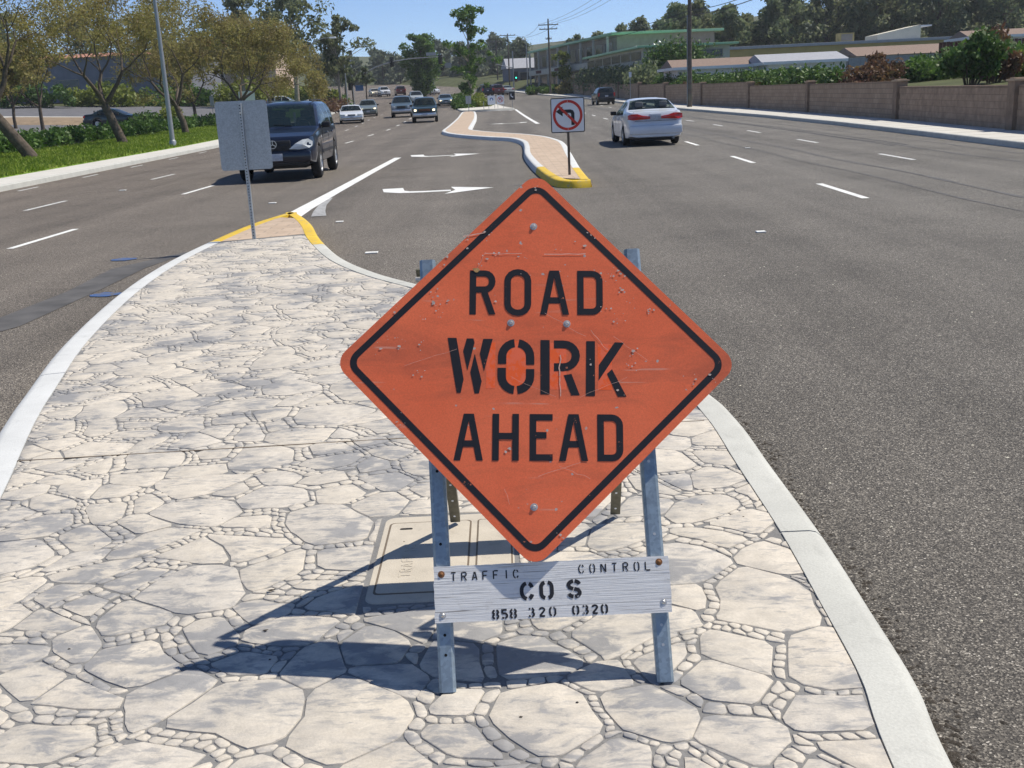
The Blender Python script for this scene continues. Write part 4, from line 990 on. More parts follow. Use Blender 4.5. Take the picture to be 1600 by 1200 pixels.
# ------------------------------------------------------------------ vehicles
def car_paint(name, c, rough=.28):
    b = NB(name); p = b.pos(); cc = b.mix(1.0, c, b.ramp(b.noise(p, 1.5, 4, .6), [(.3, .9), (.7, 1.05)]), 'MULTIPLY')
    return b.fin(cc, rough, .0, .35, .7)
def wheel(car, x, y, r, w, side):
    t = MB(); h = w / 2
    t.lathe([(r * .60, -h), (r * .86, -h * 1.02), (r * .97, -h * .82), (r, -h * .45), (r, h * .45), (r * .97, h * .82), (r * .86, h * 1.02), (r * .60, h)], 22, 'X')
    root = t.build('wheel', M['tyre'], car, 50, (x, y, r))
    q = MB(); s = side; q.lathe([(r * .62, s * h * .98), (r * .56, s * h * .70), (r * .30, s * h * .55), (.01, s * h * .60)], 20, 'X')
    for k in range(5):
        a = 2 * math.pi * k / 5 + .3; R = Matrix.Rotation(a, 3, 'X'); c = R @ Vector((s * h * .72, 0, r * .33)); q.box(tuple(c), (.035, r * .15, r * .52), .006, R)
    q.lathe([(r * .14, s * h * .9), (.005, s * h * .95)], 10, 'X'); q.build('rim', M['rim'], root, 40)
    d = MB(); d.disc((s * h * .5, 0, 0), r * .58, 18, 'X'); d.build('brake_shadow', M['trim'], root)
def car(name, label, cat, loc, rz, sp, group=None, lights=False, detail=1):
    """local frame: nose towards -Y, origin on the ground under the middle"""
    root = empty(name, loc, rz, label, cat, group)
    L, W = sp['L'], sp['W']; paint = sp['paint']; a1, a2 = sp['axles']; r = sp['r']; sill = sp['sill']; ra = r * 1.13
    keys = set(np.round(np.linspace(0, L, 46), 3)) | {round(p[0], 3) for p in sp['top']} | {round(v, 3) for s in sp['side'] for v in s} | set(np.round([sp['ws'][0], sp['ws'][1], sp['rw'][0], sp['rw'][1]], 3))
    for a in (a1, a2): keys |= set(np.round(np.linspace(a - ra, a + ra, 13), 3))
    st = sorted(keys); stn = [st[0]]
    for v in st[1:]:
        if v - stn[-1] > .012: stn.append(v)
    st = stn; rings = []
    for y in st:
        zt = itp(sp['top'], y); zb_ = min(itp(sp['belt'], y), zt - .012); w = itp(sp['half'], y)
        lo = sill + (sp.get('nose_up', .06) * (1 - sstep(0, .5, y))) + .06 * sstep(L - .5, L, y)
        for a in (a1, a2):
            if abs(y - a) < ra: lo = max(lo, r + math.sqrt(max(0, ra * ra - (y - a) ** 2)))
        lo = min(lo, zb_ - .08)
        h = zt - zb_; s = min(1, max(.05, h / .4)); wr = .968 * w - sp.get('tumble', .36) * h
        d = zb_ - lo
        rings.append([(0, lo), (.78 * w, lo), (.965 * w, lo + .03), (w, lo + .30 * d), (w * 1.004, lo + .52 * d), (w * .998, lo + .78 * d), (.968 * w, zb_), ((.968 * w + wr) / 2 + .02 * s, zb_ + h * .5), (wr + .012, zt - .09 * s), (wr - .055, zt - .035 * s), (wr * .5, zt - .006 * s), (0, zt)])
    nr = len(rings[0]); V = []; ring_n = 2 * nr - 2
    for y, rg in zip(st, rings):
        full = rg + [(-p[0], p[1]) for p in rg[-2:0:-1]]
        V += [(p[0], y - L / 2, p[1]) for p in full]
    groups = {'body': [], 'windshield': [], 'rear_window': [], 'side': {}}
    for i in range(len(st) - 1):
        ym = (st[i] + st[i + 1]) / 2; h = itp(sp['top'], ym) - itp(sp['belt'], ym)
        for k in range(ring_n):
            f = [i * ring_n + k, i * ring_n + (k + 1) % ring_n, (i + 1) * ring_n + (k + 1) % ring_n, (i + 1) * ring_n + k]
            kk = k if k < nr - 1 else ring_n - 1 - k; sgn = 0 if k < nr - 1 else 1
            if kk in (9, 10) and sp['ws'][0] < ym < sp['ws'][1]: groups['windshield'].append(f); continue
            if kk in (9, 10) and sp['rw'][0] < ym < sp['rw'][1]: groups['rear_window'].append(f); continue
            if kk in (6, 7) and h > .12:
                hit = [q for q, (a, b) in enumerate(sp['side']) if a < ym < b]
                if hit: groups['side'].setdefault((sgn, hit[0]), []).append(f); continue
            groups['body'].append(f)
    groups['body'] += [[k for k in range(ring_n)], [(len(st) - 1) * ring_n + k for k in range(ring_n)][::-1]]
    def sub(nm, F, m, par):
        idx = sorted({v for f in F for v in f}); mpv = {v: k for k, v in enumerate(idx)}
        return mesh_obj(nm, [V[v] for v in idx], [[mpv[v] for v in f][::-1] for f in F], m, par, smooth=42)
    sub('body', groups['body'], paint, root)
    gl = sp.get('glass', M['glass_dk'])
    if groups['windshield']: sub('windshield', groups['windshield'], sp.get('wsglass', gl), root)
    if groups['rear_window']: sub('rear_window', groups['rear_window'], sp.get('rwglass', gl), root)
    for key in groups['side']: sub('side_window', groups['side'][key], gl, root)
    for (a) in (a1, a2):
        for s in (1, -1): wheel(root, s * (W / 2 - .105), a - L / 2, r, .21, s)
    F0 = -L / 2; B0 = L / 2
    def add(nm, c, d, m, bev=.01, rz=0.0, rx=0.0, par=root):
        R = (Matrix.Rotation(rz, 3, 'Z') @ Matrix.Rotation(rx, 3, 'X')); return MB().box(c, d, bev, R).build(nm, M[m] if isinstance(m, str) else m, par, 40)
    zbelt = itp(sp['belt'], L * .45)
    hx, hz, hw, hh = sp['head']
    def skin(nm, pts, m, par, th=.022, pl=0):
        # lens outline (x, z) draped on the rounded end of the body
        V = []; n = len(pts); end = sp.get('drape', .22)
        for q in (0, 1):
            for (x, z, y) in pts: V.append((x, y - (-.07 if q else th) * (1 if y < 0 else -1), z))
        c = tuple(sum(v[k] for v in V[:n]) / n for k in range(3)); V.append((c[0], V[0][1] * 0 + (min(v[1] for v in V[:n]) if c[1] < 0 else max(v[1] for v in V[:n])) - .012 * (1 if c[1] < 0 else -1), c[2]))
        F = [[k, (k + 1) % n, 2 * n] for k in range(n)] + [[k, n + k, n + (k + 1) % n, (k + 1) % n] for k in range(n)]
        ob = mesh_obj(nm, V, F, M[m], par); bm = bmesh.new(); bm.from_mesh(ob.data); bmesh.ops.recalc_face_normals(bm, faces=bm.faces[:]); bm.to_mesh(ob.data); bm.free(); return ob
    for s in (1, -1):
        if 'head_poly' in sp: o = skin('headlight', [(s * x, z, F0 + y) for x, z, y in sp['head_poly']], 'lens', root)
        else: o = add('headlight', (s * hx, F0 + sp.get('head_y', .09), hz), (hw, .16, hh), 'lens', .035, s * sp.get('head_r', -.30) * -1)
        if lights: add('lamp_glow', (s * hx, F0 + sp.get('head_y', .09) - .085, hz), (hw * .6, .012, hh * .7), 'lit', .005, par=o)
        elif 'head_poly' not in sp: MB().lathe([(.001, 0), (hh * .25, -.02), (hh * .42, -.06)], 12, 'Y', (s * hx, F0 + sp.get('head_y', .09) - .02, hz)).build('reflector', M['chrome'], o)
        tx, tz, tw, th = sp['tail']
        if 'tail_poly' in sp: skin('tail_light', [(s * x, z, B0 + y) for x, z, y in sp['tail_poly']], 'tail', root)
        else: add('tail_light', (s * tx, B0 - sp.get('tail_y', .06), tz), (tw, .12, th), 'tail', .02, s * sp.get('tail_r', .28) * -1)
        add('mirror', (s * (W / 2 + .07), F0 + sp['ws'][0] + .42, zbelt + .07), (.20, .10, .13), sp.get('mirror', 'trim'), .03)
        MB().box((s * (W / 2 + .002), 0, sill + .32 * (zbelt - sill)), (.012, sp['axles'][1] - sp['axles'][0] - 2 * ra - .04, .07), .003).build('side_moulding', sp.get('mould', M['trim']), root)
        if detail:
            for y in sp.get('doors', ()): MB().box((s * (W / 2 + .0005), F0 + y, (sill + zbelt) / 2 + .06), (.006, .010, zbelt - sill - .2)).build('door_gap', M['trim'], root)
            for y in sp.get('handles', ()): MB().box((s * (W / 2 + .008), F0 + y, zbelt - .12), (.03, .17, .035), .008).build('door_handle', sp.get('hmat', paint), root)
    add('front_bumper', (0, F0 + .015, sp['bz']), (W * .90, .15, sp['bh']), sp.get('bump', paint), .05); add('rear_bumper', (0, B0 - .02, sp['bz'] + .04), (W * .93, .17, sp['bh'] + .03), sp.get('bump', paint), .05)
    add('grille', (0, F0 + sp.get('gy', .0), sp['gz']), (sp['gw'], .06, sp['gh']), 'trim', .012)
    for k in range(3): add('grille_bar', (0, F0 + sp.get('gy', .0) - .034, sp['gz'] + (k - 1) * sp['gh'] * .3), (sp['gw'] * .92, .012, .012), sp.get('gbar', 'trim'), .003)
    add('front_plate', (sp.get('px', 0), F0 - .067, sp['bz']), (.31, .012, .155), 'plate', .003); add('rear_plate', (0, B0 + sp.get('rpy', .0), sp.get('rpz', .75)), (.31, .014, .155), 'plate', .003)
    add('air_dam', (0, F0 + .09, sill + .06), (W * .82, .12, .12), 'trim', .02); add('underbody', (0, 0, sill - .02), (W * .72, L * .86, .10), 'trim', .02)
    # cabin
    im = M[sp.get('inter', 'inter')]; yc = F0 + sp['ws'][1]
    cab = MB().box((0, F0 + (sp['ws'][0] + sp['rw'][1]) / 2, zbelt - .22), (W * .80, sp['rw'][1] - sp['ws'][0] - .3, .05), .01).build('cabin_floor', M['trim'], root)
    MB().box((0, F0 + sp['ws'][0] + .32, zbelt - .09), (W * .78, .36, .16), .05).build('dashboard', M['trim'], root)
    for s in (1, -1):
        for yy in ((yc + .62, yc + 1.55) if detail else (yc + .6,)):
            MB().box((s * .38, yy, zbelt + .02), (.46, .15, .48), .05).build('seat_back', im, root, 40); MB().box((s * .38, yy + .03, zbelt + .34), (.25, .09, .17), .04).build('headrest', im, root, 40)
    if detail:
        MB().lathe([(.185 + .017 * math.cos(t), .017 * math.sin(t)) for t in np.linspace(0, 2 * math.pi, 9)], 20, 'Y', (.38, yc + .05, zbelt + .02)).build('steering_wheel', M['inter_tan'] if sp.get('tanwheel') else M['trim'], root, 60)
        MB().box((0, F0 + sp['ws'][1] - .12, itp(sp['top'], sp['ws'][1]) - .14), (.22, .03, .06), .01).build('rear_view_mirror', M['trim'], root)
        for s in (1, -1): MB().tube([(s * .25, F0 + sp['ws'][0] - .0, itp(sp['top'], sp['ws'][0]) + .02), (s * .25 - .42, F0 + sp['ws'][0] + .06, itp(sp['top'], sp['ws'][0] + .06) + .012)], .008, 5).build('wiper', M['trim'], root)
    for (nm, c, d, m, bv) in sp.get('extra', ()): add(nm, (c[0], c[1] - L / 2, c[2]), d, m, bv)
    return root

def suv_spec(paint, L=4.6, W=1.83, H=1.74, **kw):
    k = H / 1.74; f = L / 4.6
    T = lambda P: [(a * f, b * k) for a, b in P]
    d = dict(L=L, W=W, paint=paint, r=.365 * k, axles=(.90 * f, 3.72 * f), sill=.34 * k,
        top=T([(0, .66), (.04, .84), (.14, .97), (.5, 1.05), (1.15, 1.13), (1.28, 1.16), (2.0, 1.63), (2.25, 1.71), (2.7, 1.74), (3.7, 1.735), (4.15, 1.70), (4.3, 1.60), (4.46, 1.20), (4.55, 1.02), (4.6, .72)]),
        belt=T([(0, .64), (.06, .80), (.2, .92), (.5, .99), (1.25, 1.08), (3.9, 1.15), (4.4, 1.12), (4.6, .70)]), half=[(0, W / 2 - .17), (.08 * f, W / 2 - .09), (.3 * f, W / 2 - .02), (.7 * f, W / 2), (4.1 * f, W / 2), (4.4 * f, W / 2 - .04), (L, W / 2 - .11)],
        side=[(1.62 * f, 2.52 * f), (2.62 * f, 3.38 * f), (3.48 * f, 4.10 * f)], ws=(1.30 * f, 2.12 * f), rw=(4.19 * f, 4.46 * f), head=(W / 2 - .26, .80 * k, .40, .17), tail=(W / 2 - .13, 1.0 * k, .17, .34), tail_y=.10, bz=.54 * k, bh=.25, gz=.80 * k, gw=.62, gh=.20, doors=(1.5 * f, 2.57 * f, 3.45 * f), handles=(2.35 * f, 3.25 * f), rpz=.86 * k)
    d.update(kw); return d
def sedan_spec(paint, L=4.78, W=1.78, H=1.44, **kw):
    k = H / 1.44; f = L / 4.78; T = lambda P: [(a * f, b * k) for a, b in P]
    d = dict(L=L, W=W, paint=paint, r=.315, axles=(.93 * f, 3.64 * f), sill=.22,
        top=T([(0, .55), (.05, .66), (.2, .73), (.6, .82), (1.3, .94), (1.42, .96), (2.15, 1.33), (2.45, 1.42), (2.8, 1.445), (3.2, 1.425), (3.45, 1.38), (4.0, 1.10), (4.1, 1.075), (4.5, 1.055), (4.68, 1.03), (4.74, .95), (4.78, .62)]),
        belt=T([(0, .53), (.08, .63), (.3, .71), (.8, .80), (1.4, .88), (3.9, .965), (4.5, .955), (4.72, .93), (4.78, .60)]), half=[(0, W / 2 - .22), (.10 * f, W / 2 - .11), (.35 * f, W / 2 - .03), (.8 * f, W / 2), (3.9 * f, W / 2), (4.45 * f, W / 2 - .025), (4.7 * f, W / 2 - .07), (L, W / 2 - .13)],
        side=[(1.80 * f, 2.72 * f), (2.81 * f, 3.62 * f)], ws=(1.44 * f, 2.30 * f), rw=(3.36 * f, 3.99 * f), head=(W / 2 - .27, .66 * k, .40, .13), tail=(W / 2 - .23, .86 * k, .42, .15), tail_y=.055, tail_r=.16, bz=.46, bh=.24, gz=.64, gw=.6, gh=.10, doors=(1.75 * f, 2.77 * f, 3.55 * f), handles=(2.55 * f, 3.4 * f), rpz=.80, tumble=.44)
    d.update(kw); return d
P_ = dict(navy=car_paint('navy_paint', (0.005, 0.009, 0.024)), white=car_paint('white_car_paint', (0.70, 0.72, 0.75), .35), green=car_paint('dark_green_paint', (0.016, 0.034, 0.032)), slate=car_paint('slate_blue_paint', (0.085, 0.125, 0.155)), bgrey=car_paint('blue_grey_paint', (0.12, 0.17, 0.20)), sage=car_paint('grey_green_paint', (0.15, 0.18, 0.17)), silver=car_paint('silver_paint', (0.42, 0.46, 0.47)), black=car_paint('black_paint', (0.010, 0.013, 0.014)), teal=car_paint('teal_black_paint', (0.008, 0.026, 0.034)), maroon=car_paint('maroon_paint', (0.09, 0.02, 0.018)), cream=car_paint('cream_paint', (0.62, 0.56, 0.42)))

# 1 the navy SUV beside the near median
sp = suv_spec(P_['navy'], L=4.6, W=1.86, H=1.76, tumble=.27, tail=(.78, 1.0, .12, .3), head=(.64, .80, .44, .20), head_y=.14, head_poly=[(.36, .715, .0), (.50, .83, .02), (.66, .91, .07), (.79, .925, .10), (.87, .86, .17), (.865, .77, .15), (.80, .725, .05), (.6, .70, .0)], gz=.79, gw=.78, gh=.23, gy=.03, gbar='trim', wsglass=M['glass_md'], tanwheel=True, bump=P_['navy'], px=.05, mirror='trim', mould=M['trim'],
    extra=[('roof_rail', (.60, 3.1, 1.765), (.035, 1.9, .03), 'trim', .01), ('roof_rail', (-.60, 3.1, 1.765), (.035, 1.9, .03), 'trim', .01), ('indicator', (.925, 1.28, .93), (.02, .09, .04), 'lens', .008)])
c1 = car('suv', 'dark navy SUV with clear headlights driving toward the camera behind the grey sign', 'car', (-5.42, 28.15, 0), math.radians(1.5), sp)
c1.scale = (1.05, 1.05, 1.05)
bdg = MB(); bdg.stroke(arc(0, 0, .085, .085, 0, 345, 22), .013, 0, True)
for a in (90, 210, 330): bdg.stroke([(0, 0), (.082 * math.cos(math.radians(a)), .082 * math.sin(math.radians(a)))], .017, .0004 * (a // 100))
bdg.V = [(v[0], -2.33 - v[2], .83 + v[1]) for v in bdg.V]; solid(bdg.build('grille_emblem', M['chrome'], c1), .006)
# 9 the white sedan driving away on the right
wm = car_paint('white_sedan_paint', (0.60, 0.64, 0.70), .32)
sp = sedan_spec(wm, L=4.79, W=1.78, H=1.45, glass=M['glass'], inter='inter', mould=wm, bump=wm, tail=(.59, .885, .56, .165), tail_poly=[(.17, .83, .0), (.17, .90, -.005), (.40, .93, -.01), (.56, .985, -.02), (.74, .985, -.04), (.845, .95, -.10), (.85, .83, -.09), (.70, .80, -.01)], tail_y=.035, tail_r=.13, rpz=.865, rpy=-.005, mirror='trim', gbar='chrome')
c9 = car('sedan', 'white four-door sedan seen from behind in the right-hand lanes', 'car', (4.80, 36.3, 0), math.radians(180 + .8), sp)
MB().box((0, 2.36, .885), (.36, .05, .19), .01).build('plate_recess', wm, c9)
MB().box((0, 2.405, .765), (1.30, .012, .010)).build('boot_gap', M['trim'], c9)
for s in (1, -1): MB().box((s * .66, 2.02, 1.036), (.008, .62, .010)).build('boot_gap', M['trim'], c9)
MB().box((0, 2.44, .50), (1.5, .02, .035), .008).build('bumper_groove', M['plate'], c9)
MB().tube([(-.55, 2.2, .24), (-.55, 2.46, .235)], .03, 10).build('exhaust_pipe', M['steel'], c9)
MB().box((0, 1.2, 1.10), (1.1, .06, .10), .02).build('rear_shelf', M['inter'], c9)
# oncoming traffic
sp = suv_spec(P_['green'], L=4.7, W=1.85, H=1.78, wsglass=M['glass'], head=(.66, .86, .24, .17), head_r=-.1, head_y=.06, gz=.86, gw=.86, gh=.17, gbar='amber', inter='inter', bump=M['chrome'])
car('suv', 'dark green SUV with lit headlights following the navy one past the curving island', 'car', (-5.45, 81.2, zr(81)), math.radians(3), sp, 'traffic driving toward the camera', lights=True)
sp = suv_spec(P_['slate'], L=4.8, W=1.9, H=1.85, head=(.68, .88, .3, .2), head_r=-.15, gz=.88, gw=.75, gh=.18, bump=M['chrome'])
car('minivan', 'slate-blue van-like SUV half hidden behind the dark green one', 'car', (-8.7, 99.5, zr(99)), math.radians(3), sp, 'traffic driving toward the camera', detail=0)
sp = sedan_spec(P_['bgrey'], H=1.40, glass=M['glass_dk'])
car('sedan', 'small blue-grey sedan on the right behind the dark green SUV', 'car', (-6.6, 137, zr(137)), math.radians(5), sp, 'traffic driving toward the camera', lights=True, detail=0)
sp = sedan_spec(P_['white'], L=5.1, W=1.88, H=1.40, wsglass=M['glass'], gbar='chrome', bump=M['chrome'])
car('sedan', 'long white sedan with chrome bumper coming along the far kerb', 'car', (-11.85, 88.3, zr(88)), math.radians(8), sp, 'traffic driving toward the camera')
sp = sedan_spec(P_['sage'], L=4.6, W=1.80, H=1.58, wsglass=M['glass'])
car('estate_car', 'grey-green car with lamps glinting just behind the long white sedan', 'car', (-12.85, 108.5, zr(108)), math.radians(6), sp, 'traffic driving toward the camera', lights=True, detail=0)
sp = suv_spec(P_['white'], H=1.8)
car('suv', 'distant white SUV far up the road near the far trees', 'car', (-20.9, 203, zr(203)), math.radians(14), sp, 'distant cars up the road', detail=0)
sp = sedan_spec(P_['cream'])
car('sedan', 'distant cream car beside the far white SUV', 'car', (-23.2, 208, zr(208)), math.radians(14), sp, 'distant cars up the road', lights=True, detail=0)
sp = suv_spec(P_['maroon'], H=1.7)
car('suv', 'distant maroon car with pale roof to the right of the far white SUV', 'car', (-18.2, 206, zr(206)), math.radians(190), sp, 'distant cars up the road', detail=0)
sp = suv_spec(P_['silver'], H=1.75)
car('suv', 'silver car whose roof shows above the slate-blue van', 'car', (-11.3, 152, zr(152)), math.radians(8), sp, 'distant cars up the road', detail=0)
sp = sedan_spec(P_['white'], H=1.5)
car('sedan', 'distant white car just below the dense median tree', 'car', (-11.9, 200, zr(200)), math.radians(20), sp, 'distant cars up the road', detail=0)
# driving away
sp = suv_spec(P_['black'], L=4.4, W=1.78, H=1.66, glass=M['glass_dk'], bump=M['trim'])
car('suv', 'black SUV driving away by the right-hand sidewalk', 'car', (10.4, 109.5, zr(109)), math.radians(180 + 4), sp, 'traffic driving away')
sp = suv_spec(P_['black'], H=1.9)
car('suv', 'dark SUV just past the planted median by the signs', 'car', (-2.1, 173, zr(173)), math.radians(180 + 14), sp, 'traffic driving away', detail=0)
sp = suv_spec(P_['maroon'], H=1.75)
car('suv', 'dark maroon SUV between the dark SUV and the silver sedan', 'car', (-.4, 176, zr(176)), math.radians(180 + 14), sp, 'traffic driving away', detail=0)
sp = sedan_spec(P_['silver'])
car('sedan', 'silver sedan waiting below the green traffic light', 'car', (1.2, 179, zr(179)), math.radians(180 + 16), sp, 'traffic driving away', detail=0)
# parked
sp = sedan_spec(P_['teal'], L=4.6, glass=M['glass_dk'])
car('sedan', 'dark teal sedan parked behind the low hedge under the trees', 'car', (-30.2, 87, terr(-30.2, 87) + .02), math.radians(90), sp, 'parked cars')
sp = suv_spec(P_['silver'], L=4.6)
car('suv', 'silver SUV parked side-on above the navy SUV', 'car', (-27.0, 140, terr(-27, 140) + .05), math.radians(90), sp, 'parked cars')
sp = sedan_spec(P_['white'])
car('sedan', 'white car parked nose-out beside the silver SUV', 'car', (-23.9, 143, terr(-23.9, 143) + .05), math.radians(75), sp, 'parked cars', detail=0)

# ------------------------------------------------------------------ vegetation
def leaf_quads(P, size, rg, aspect=.55, droop=0.0):
    n = len(P); a = rg.normal(size=(n, 3)); a[:, 2] -= droop; a /= np.linalg.norm(a, axis=1)[:, None]
    b = rg.normal(size=(n, 3)); b = np.cross(a, b); b /= np.linalg.norm(b, axis=1)[:, None]
    s = size * (.6 + .8 * rg.rand(n))[:, None]; a = a * s; b = b * s * aspect
    c = P[:, None, :]
    return np.stack([P - a, P - b * .9 + a * .1, P + a, P + b * .9 + a * .1], axis=1)
def clump_points(centers, radii, per, rg, flat=.8):
    out = []
    for c, r in zip(centers, radii):
        d = rg.normal(size=(per, 3)); d /= np.linalg.norm(d, axis=1)[:, None]; q = r * rg.rand(per)[:, None] ** .45
        out.append(np.asarray(c) + d * q * np.array((1, 1, flat)))
    return np.concatenate(out)
def branch(mb, tips, p, d, L, r, lev, rg, spread, up=.15, nseg=3, kids=(2, 3)):
    pts = [p]; rr = [r]; q = Vector(p); dd = Vector(d).normalized()
    for k in range(nseg):
        dd = (dd + Vector(rg.normal(size=3) * .13) + Vector((0, 0, up * .3))).normalized(); q = q + dd * (L / nseg); pts.append(q.copy()); rr.append(r * (1 - .38 * (k + 1) / nseg))
    mb.tube(pts, rr, 7 if r > .05 else 5 if r > .02 else 4, cap=False)
    if lev <= 2:
        for pt in pts[1:]: tips.append((pt.copy(), lev))
    if lev == 0: return
    n = rg.randint(kids[0], kids[1] + 1); ph = rg.rand() * 6.28
    for k in range(n):
        ang = spread * (.7 + .6 * rg.rand()); az = ph + 6.283 * k / n + rg.normal() * .35
        t = dd.orthogonal().normalized(); t = Matrix.Rotation(az, 3, dd) @ t
        nd = (dd * math.cos(ang) + t * math.sin(ang)).normalized()
        branch(mb, tips, q, nd, L * (.66 + .22 * rg.rand()), rr[-1] * (.62 + .12 * rg.rand()), lev - 1, rg, spread, up, nseg, kids)
def street_tree(name, label, loc, seed, H, lean, mat, leaf, per, lsize, cr=.42, levels=5, group=None, bark='bark', trunk=2.0, spread=.62, r0=.17, extra_lime=0):
    rg = np.random.RandomState(seed); root = empty(name, loc, 0, label, 'tree', group); mb = MB(); tips = []
    q = Vector((0, 0, -.15)); pts = [q.copy()]; rr = [r0 * 1.35]
    d = Vector((lean[0], lean[1], 1)).normalized()
    for k in range(4):
        q = q + d * (trunk / 4) + Vector((rg.normal() * .04, rg.normal() * .04, 0)); pts.append(q.copy()); rr.append(r0 * (1.1 - .07 * k))
    mb.tube(pts, rr, 10, cap=False); n = rg.randint(3, 5); ph = rg.rand() * 6
    for k in range(n):
        az = ph + 6.283 * k / n + rg.normal() * .25; tilt = .55 + .35 * rg.rand()
        branch(mb, tips, q, (math.cos(az) * math.sin(tilt) + lean[0] * .4, math.sin(az) * math.sin(tilt), math.cos(tilt)), H * .25, r0 * .62, levels - 1, rg, spread, .22)
    zs = max(t[0].z for t in tips); k = 1.12 * H / (zs + .3)
    mb.V = [(v[0] * (1 if v[2] < trunk else .55 + .45 * k), v[1] * (1 if v[2] < trunk else .55 + .45 * k), v[2] if v[2] < trunk else trunk + (v[2] - trunk) * (H - trunk) / max(.1, zs - trunk)) for v in mb.V]
    C = np.array([(t[0].x * (.55 + .45 * k), t[0].y * (.55 + .45 * k), trunk + (t[0].z - trunk) * (H - trunk) / max(.1, zs - trunk)) for t in tips])
    mb.build('trunk', M[bark], root, 60)
    # drop parts of the crown so that the sky shows through
    keep = rg.rand(len(C)) < .80; C = C[keep]
    P = clump_points(C, cr * (.5 + .9 * rg.rand(len(C))), per, rg, .7)
    quads_obj('crown', leaf_quads(P, lsize, rg), M[leaf], root)
    return root
def mass_tree(name, label, loc, seed, h, rx, rz, leaf, n_cl=40, per=70, lsize=.3, group=None, bark='bark', trunk_r=.2, shape='egg', crown_base=.3, cat='tree', gaps=.25, cl=.42):
    """tapered trunk, limbs to each clump, many leaf faces in uneven clumps"""
    rg = np.random.RandomState(seed); root = empty(name, loc, 0, label, cat, group); zb = h * crown_base; C = []; R = []
    while len(C) < n_cl:
        u = rg.rand(); z = zb + (h - zb) * u
        prof = {'egg': math.sin(math.pi * (.12 + .86 * u)) ** .7, 'cone': (1 - u) ** .75 * .95 + .1, 'dome': math.sqrt(max(0.02, 1 - u * u)), 'col': .55 + .45 * math.sin(math.pi * u)}[shape]
        a = rg.rand() * 6.283; q = rx * prof * math.sqrt(rg.rand()) * (.8 + .4 * math.sin(3 * a + seed)) 
        if rg.rand() < gaps and u > .25: q *= 1.25
        C.append((q * math.cos(a), q * math.sin(a), z)); R.append(rx * cl * (.55 + .75 * rg.rand()) * (.65 + .35 * prof))
    P = clump_points(C, R, per, rg, .75); P[:, 2] = np.maximum(P[:, 2], .1)
    quads_obj('crown', leaf_quads(P, lsize, rg), M[leaf], root)
    mb = MB(); mb.tube([(0, 0, -.3), (rg.normal() * .1, rg.normal() * .1, h * .3), (rg.normal() * .15, rg.normal() * .15, h * .62), (0, 0, h * .9)], [trunk_r, trunk_r * .75, trunk_r * .45, trunk_r * .12], 8)
    for c in C[::2]:
        z0 = max(h * .15, c[2] - rx * .8); mb.tube([(0, 0, z0), (c[0] * .5, c[1] * .5, (z0 + c[2]) / 2 + .1), c], [trunk_r * .3, trunk_r * .18, trunk_r * .05], 4, cap=False)
    mb.build('trunk', M[bark], root, 60)
    return root
def bush(label, loc, seed, rx, ry, h, leaf, n_cl=16, per=110, lsize=.12, group=None, name='shrub'):
    rg = np.random.RandomState(seed); root = empty(name, loc, 0, label, 'shrub', group); C = []; R = []
    for _ in range(n_cl):
        a = rg.rand() * 6.283; q = math.sqrt(rg.rand()); z = h * (.25 + .6 * rg.rand()) * (1 - .35 * q); C.append((rx * q * math.cos(a), ry * q * math.sin(a), z)); R.append(min(rx, ry, h) * (.35 + .3 * rg.rand()))
    P = clump_points(C, R, per, rg, .9); P[:, 2] = np.maximum(P[:, 2], .02); quads_obj('foliage', leaf_quads(P, lsize, rg), M[leaf], root)
    mb = MB()
    for c in C[::2]: mb.tube([(c[0] * .2, c[1] * .2, -.1), (c[0] * .6, c[1] * .6, c[2] * .5), c], [.04, .03, .012], 5, cap=False)
    mb.build('stem', M['bark'], root); return root

# grass strip and hedge on the left
rg = np.random.RandomState(21); n = 42000; y = 24 + 66 * rg.rand(n) ** 1.4; l = np.array([lk(v) for v in y]); x = l - 1.6 - 6.3 * rg.rand(n)
z = np.array([zr(b) + .165 + (terr(lk(b) - 8.4, b) + .05 - zr(b) - .165) * max(0, (lk(b) - 1.75 - a)) / 6.65 for a, b in zip(x, y)])
hh = .05 + .10 * rg.rand(n); w = .02 + .03 * rg.rand(n); a = rg.rand(n) * 6.283; lx_, ly_ = rg.normal(size=n) * .05, rg.normal(size=n) * .05
Q = np.stack([np.stack([x - w * np.cos(a), y - w * np.sin(a), z - .01], 1), np.stack([x + w * np.cos(a), y + w * np.sin(a), z - .01], 1), np.stack([x + lx_ + w * .3 * np.cos(a), y + ly_, z + hh], 1), np.stack([x + lx_ - w * .3 * np.cos(a), y + ly_, z + hh], 1)], 1)
tag(quads_obj('grass', Q, M['grass']), 'bright green grass along the left sidewalk', 'grass', kind='stuff')
def hedge_line(label, pts, w, h, seed, leaf, step=.45, per=60, ls=.09, name='hedge'):
    rg = np.random.RandomState(seed); root = empty(name, (pts[0][0], pts[0][1], 0), 0, label, 'hedge'); P = dense(pts, step); C = []; R = []
    for p in P:
        for k in range(3): C.append((p[0] - pts[0][0] + rg.normal() * w * .3, p[1] - pts[0][1] + rg.normal() * .2, terr(p[0], p[1]) + h * (.25 + .5 * rg.rand()))); R.append(h * (.32 + .2 * rg.rand()))
    quads_obj('foliage', leaf_quads(clump_points(C, R, per, rg, .9), ls, rg), M[leaf], root)
    mb = MB()
    for p in P[::3]: mb.tube([(p[0] - pts[0][0], p[1] - pts[0][1], terr(*p) - .1), (p[0] - pts[0][0] + .1, p[1] - pts[0][1], terr(*p) + h * .6)], [.03, .015], 4, cap=False)
    mb.build('stem', M['bark'], root); return root
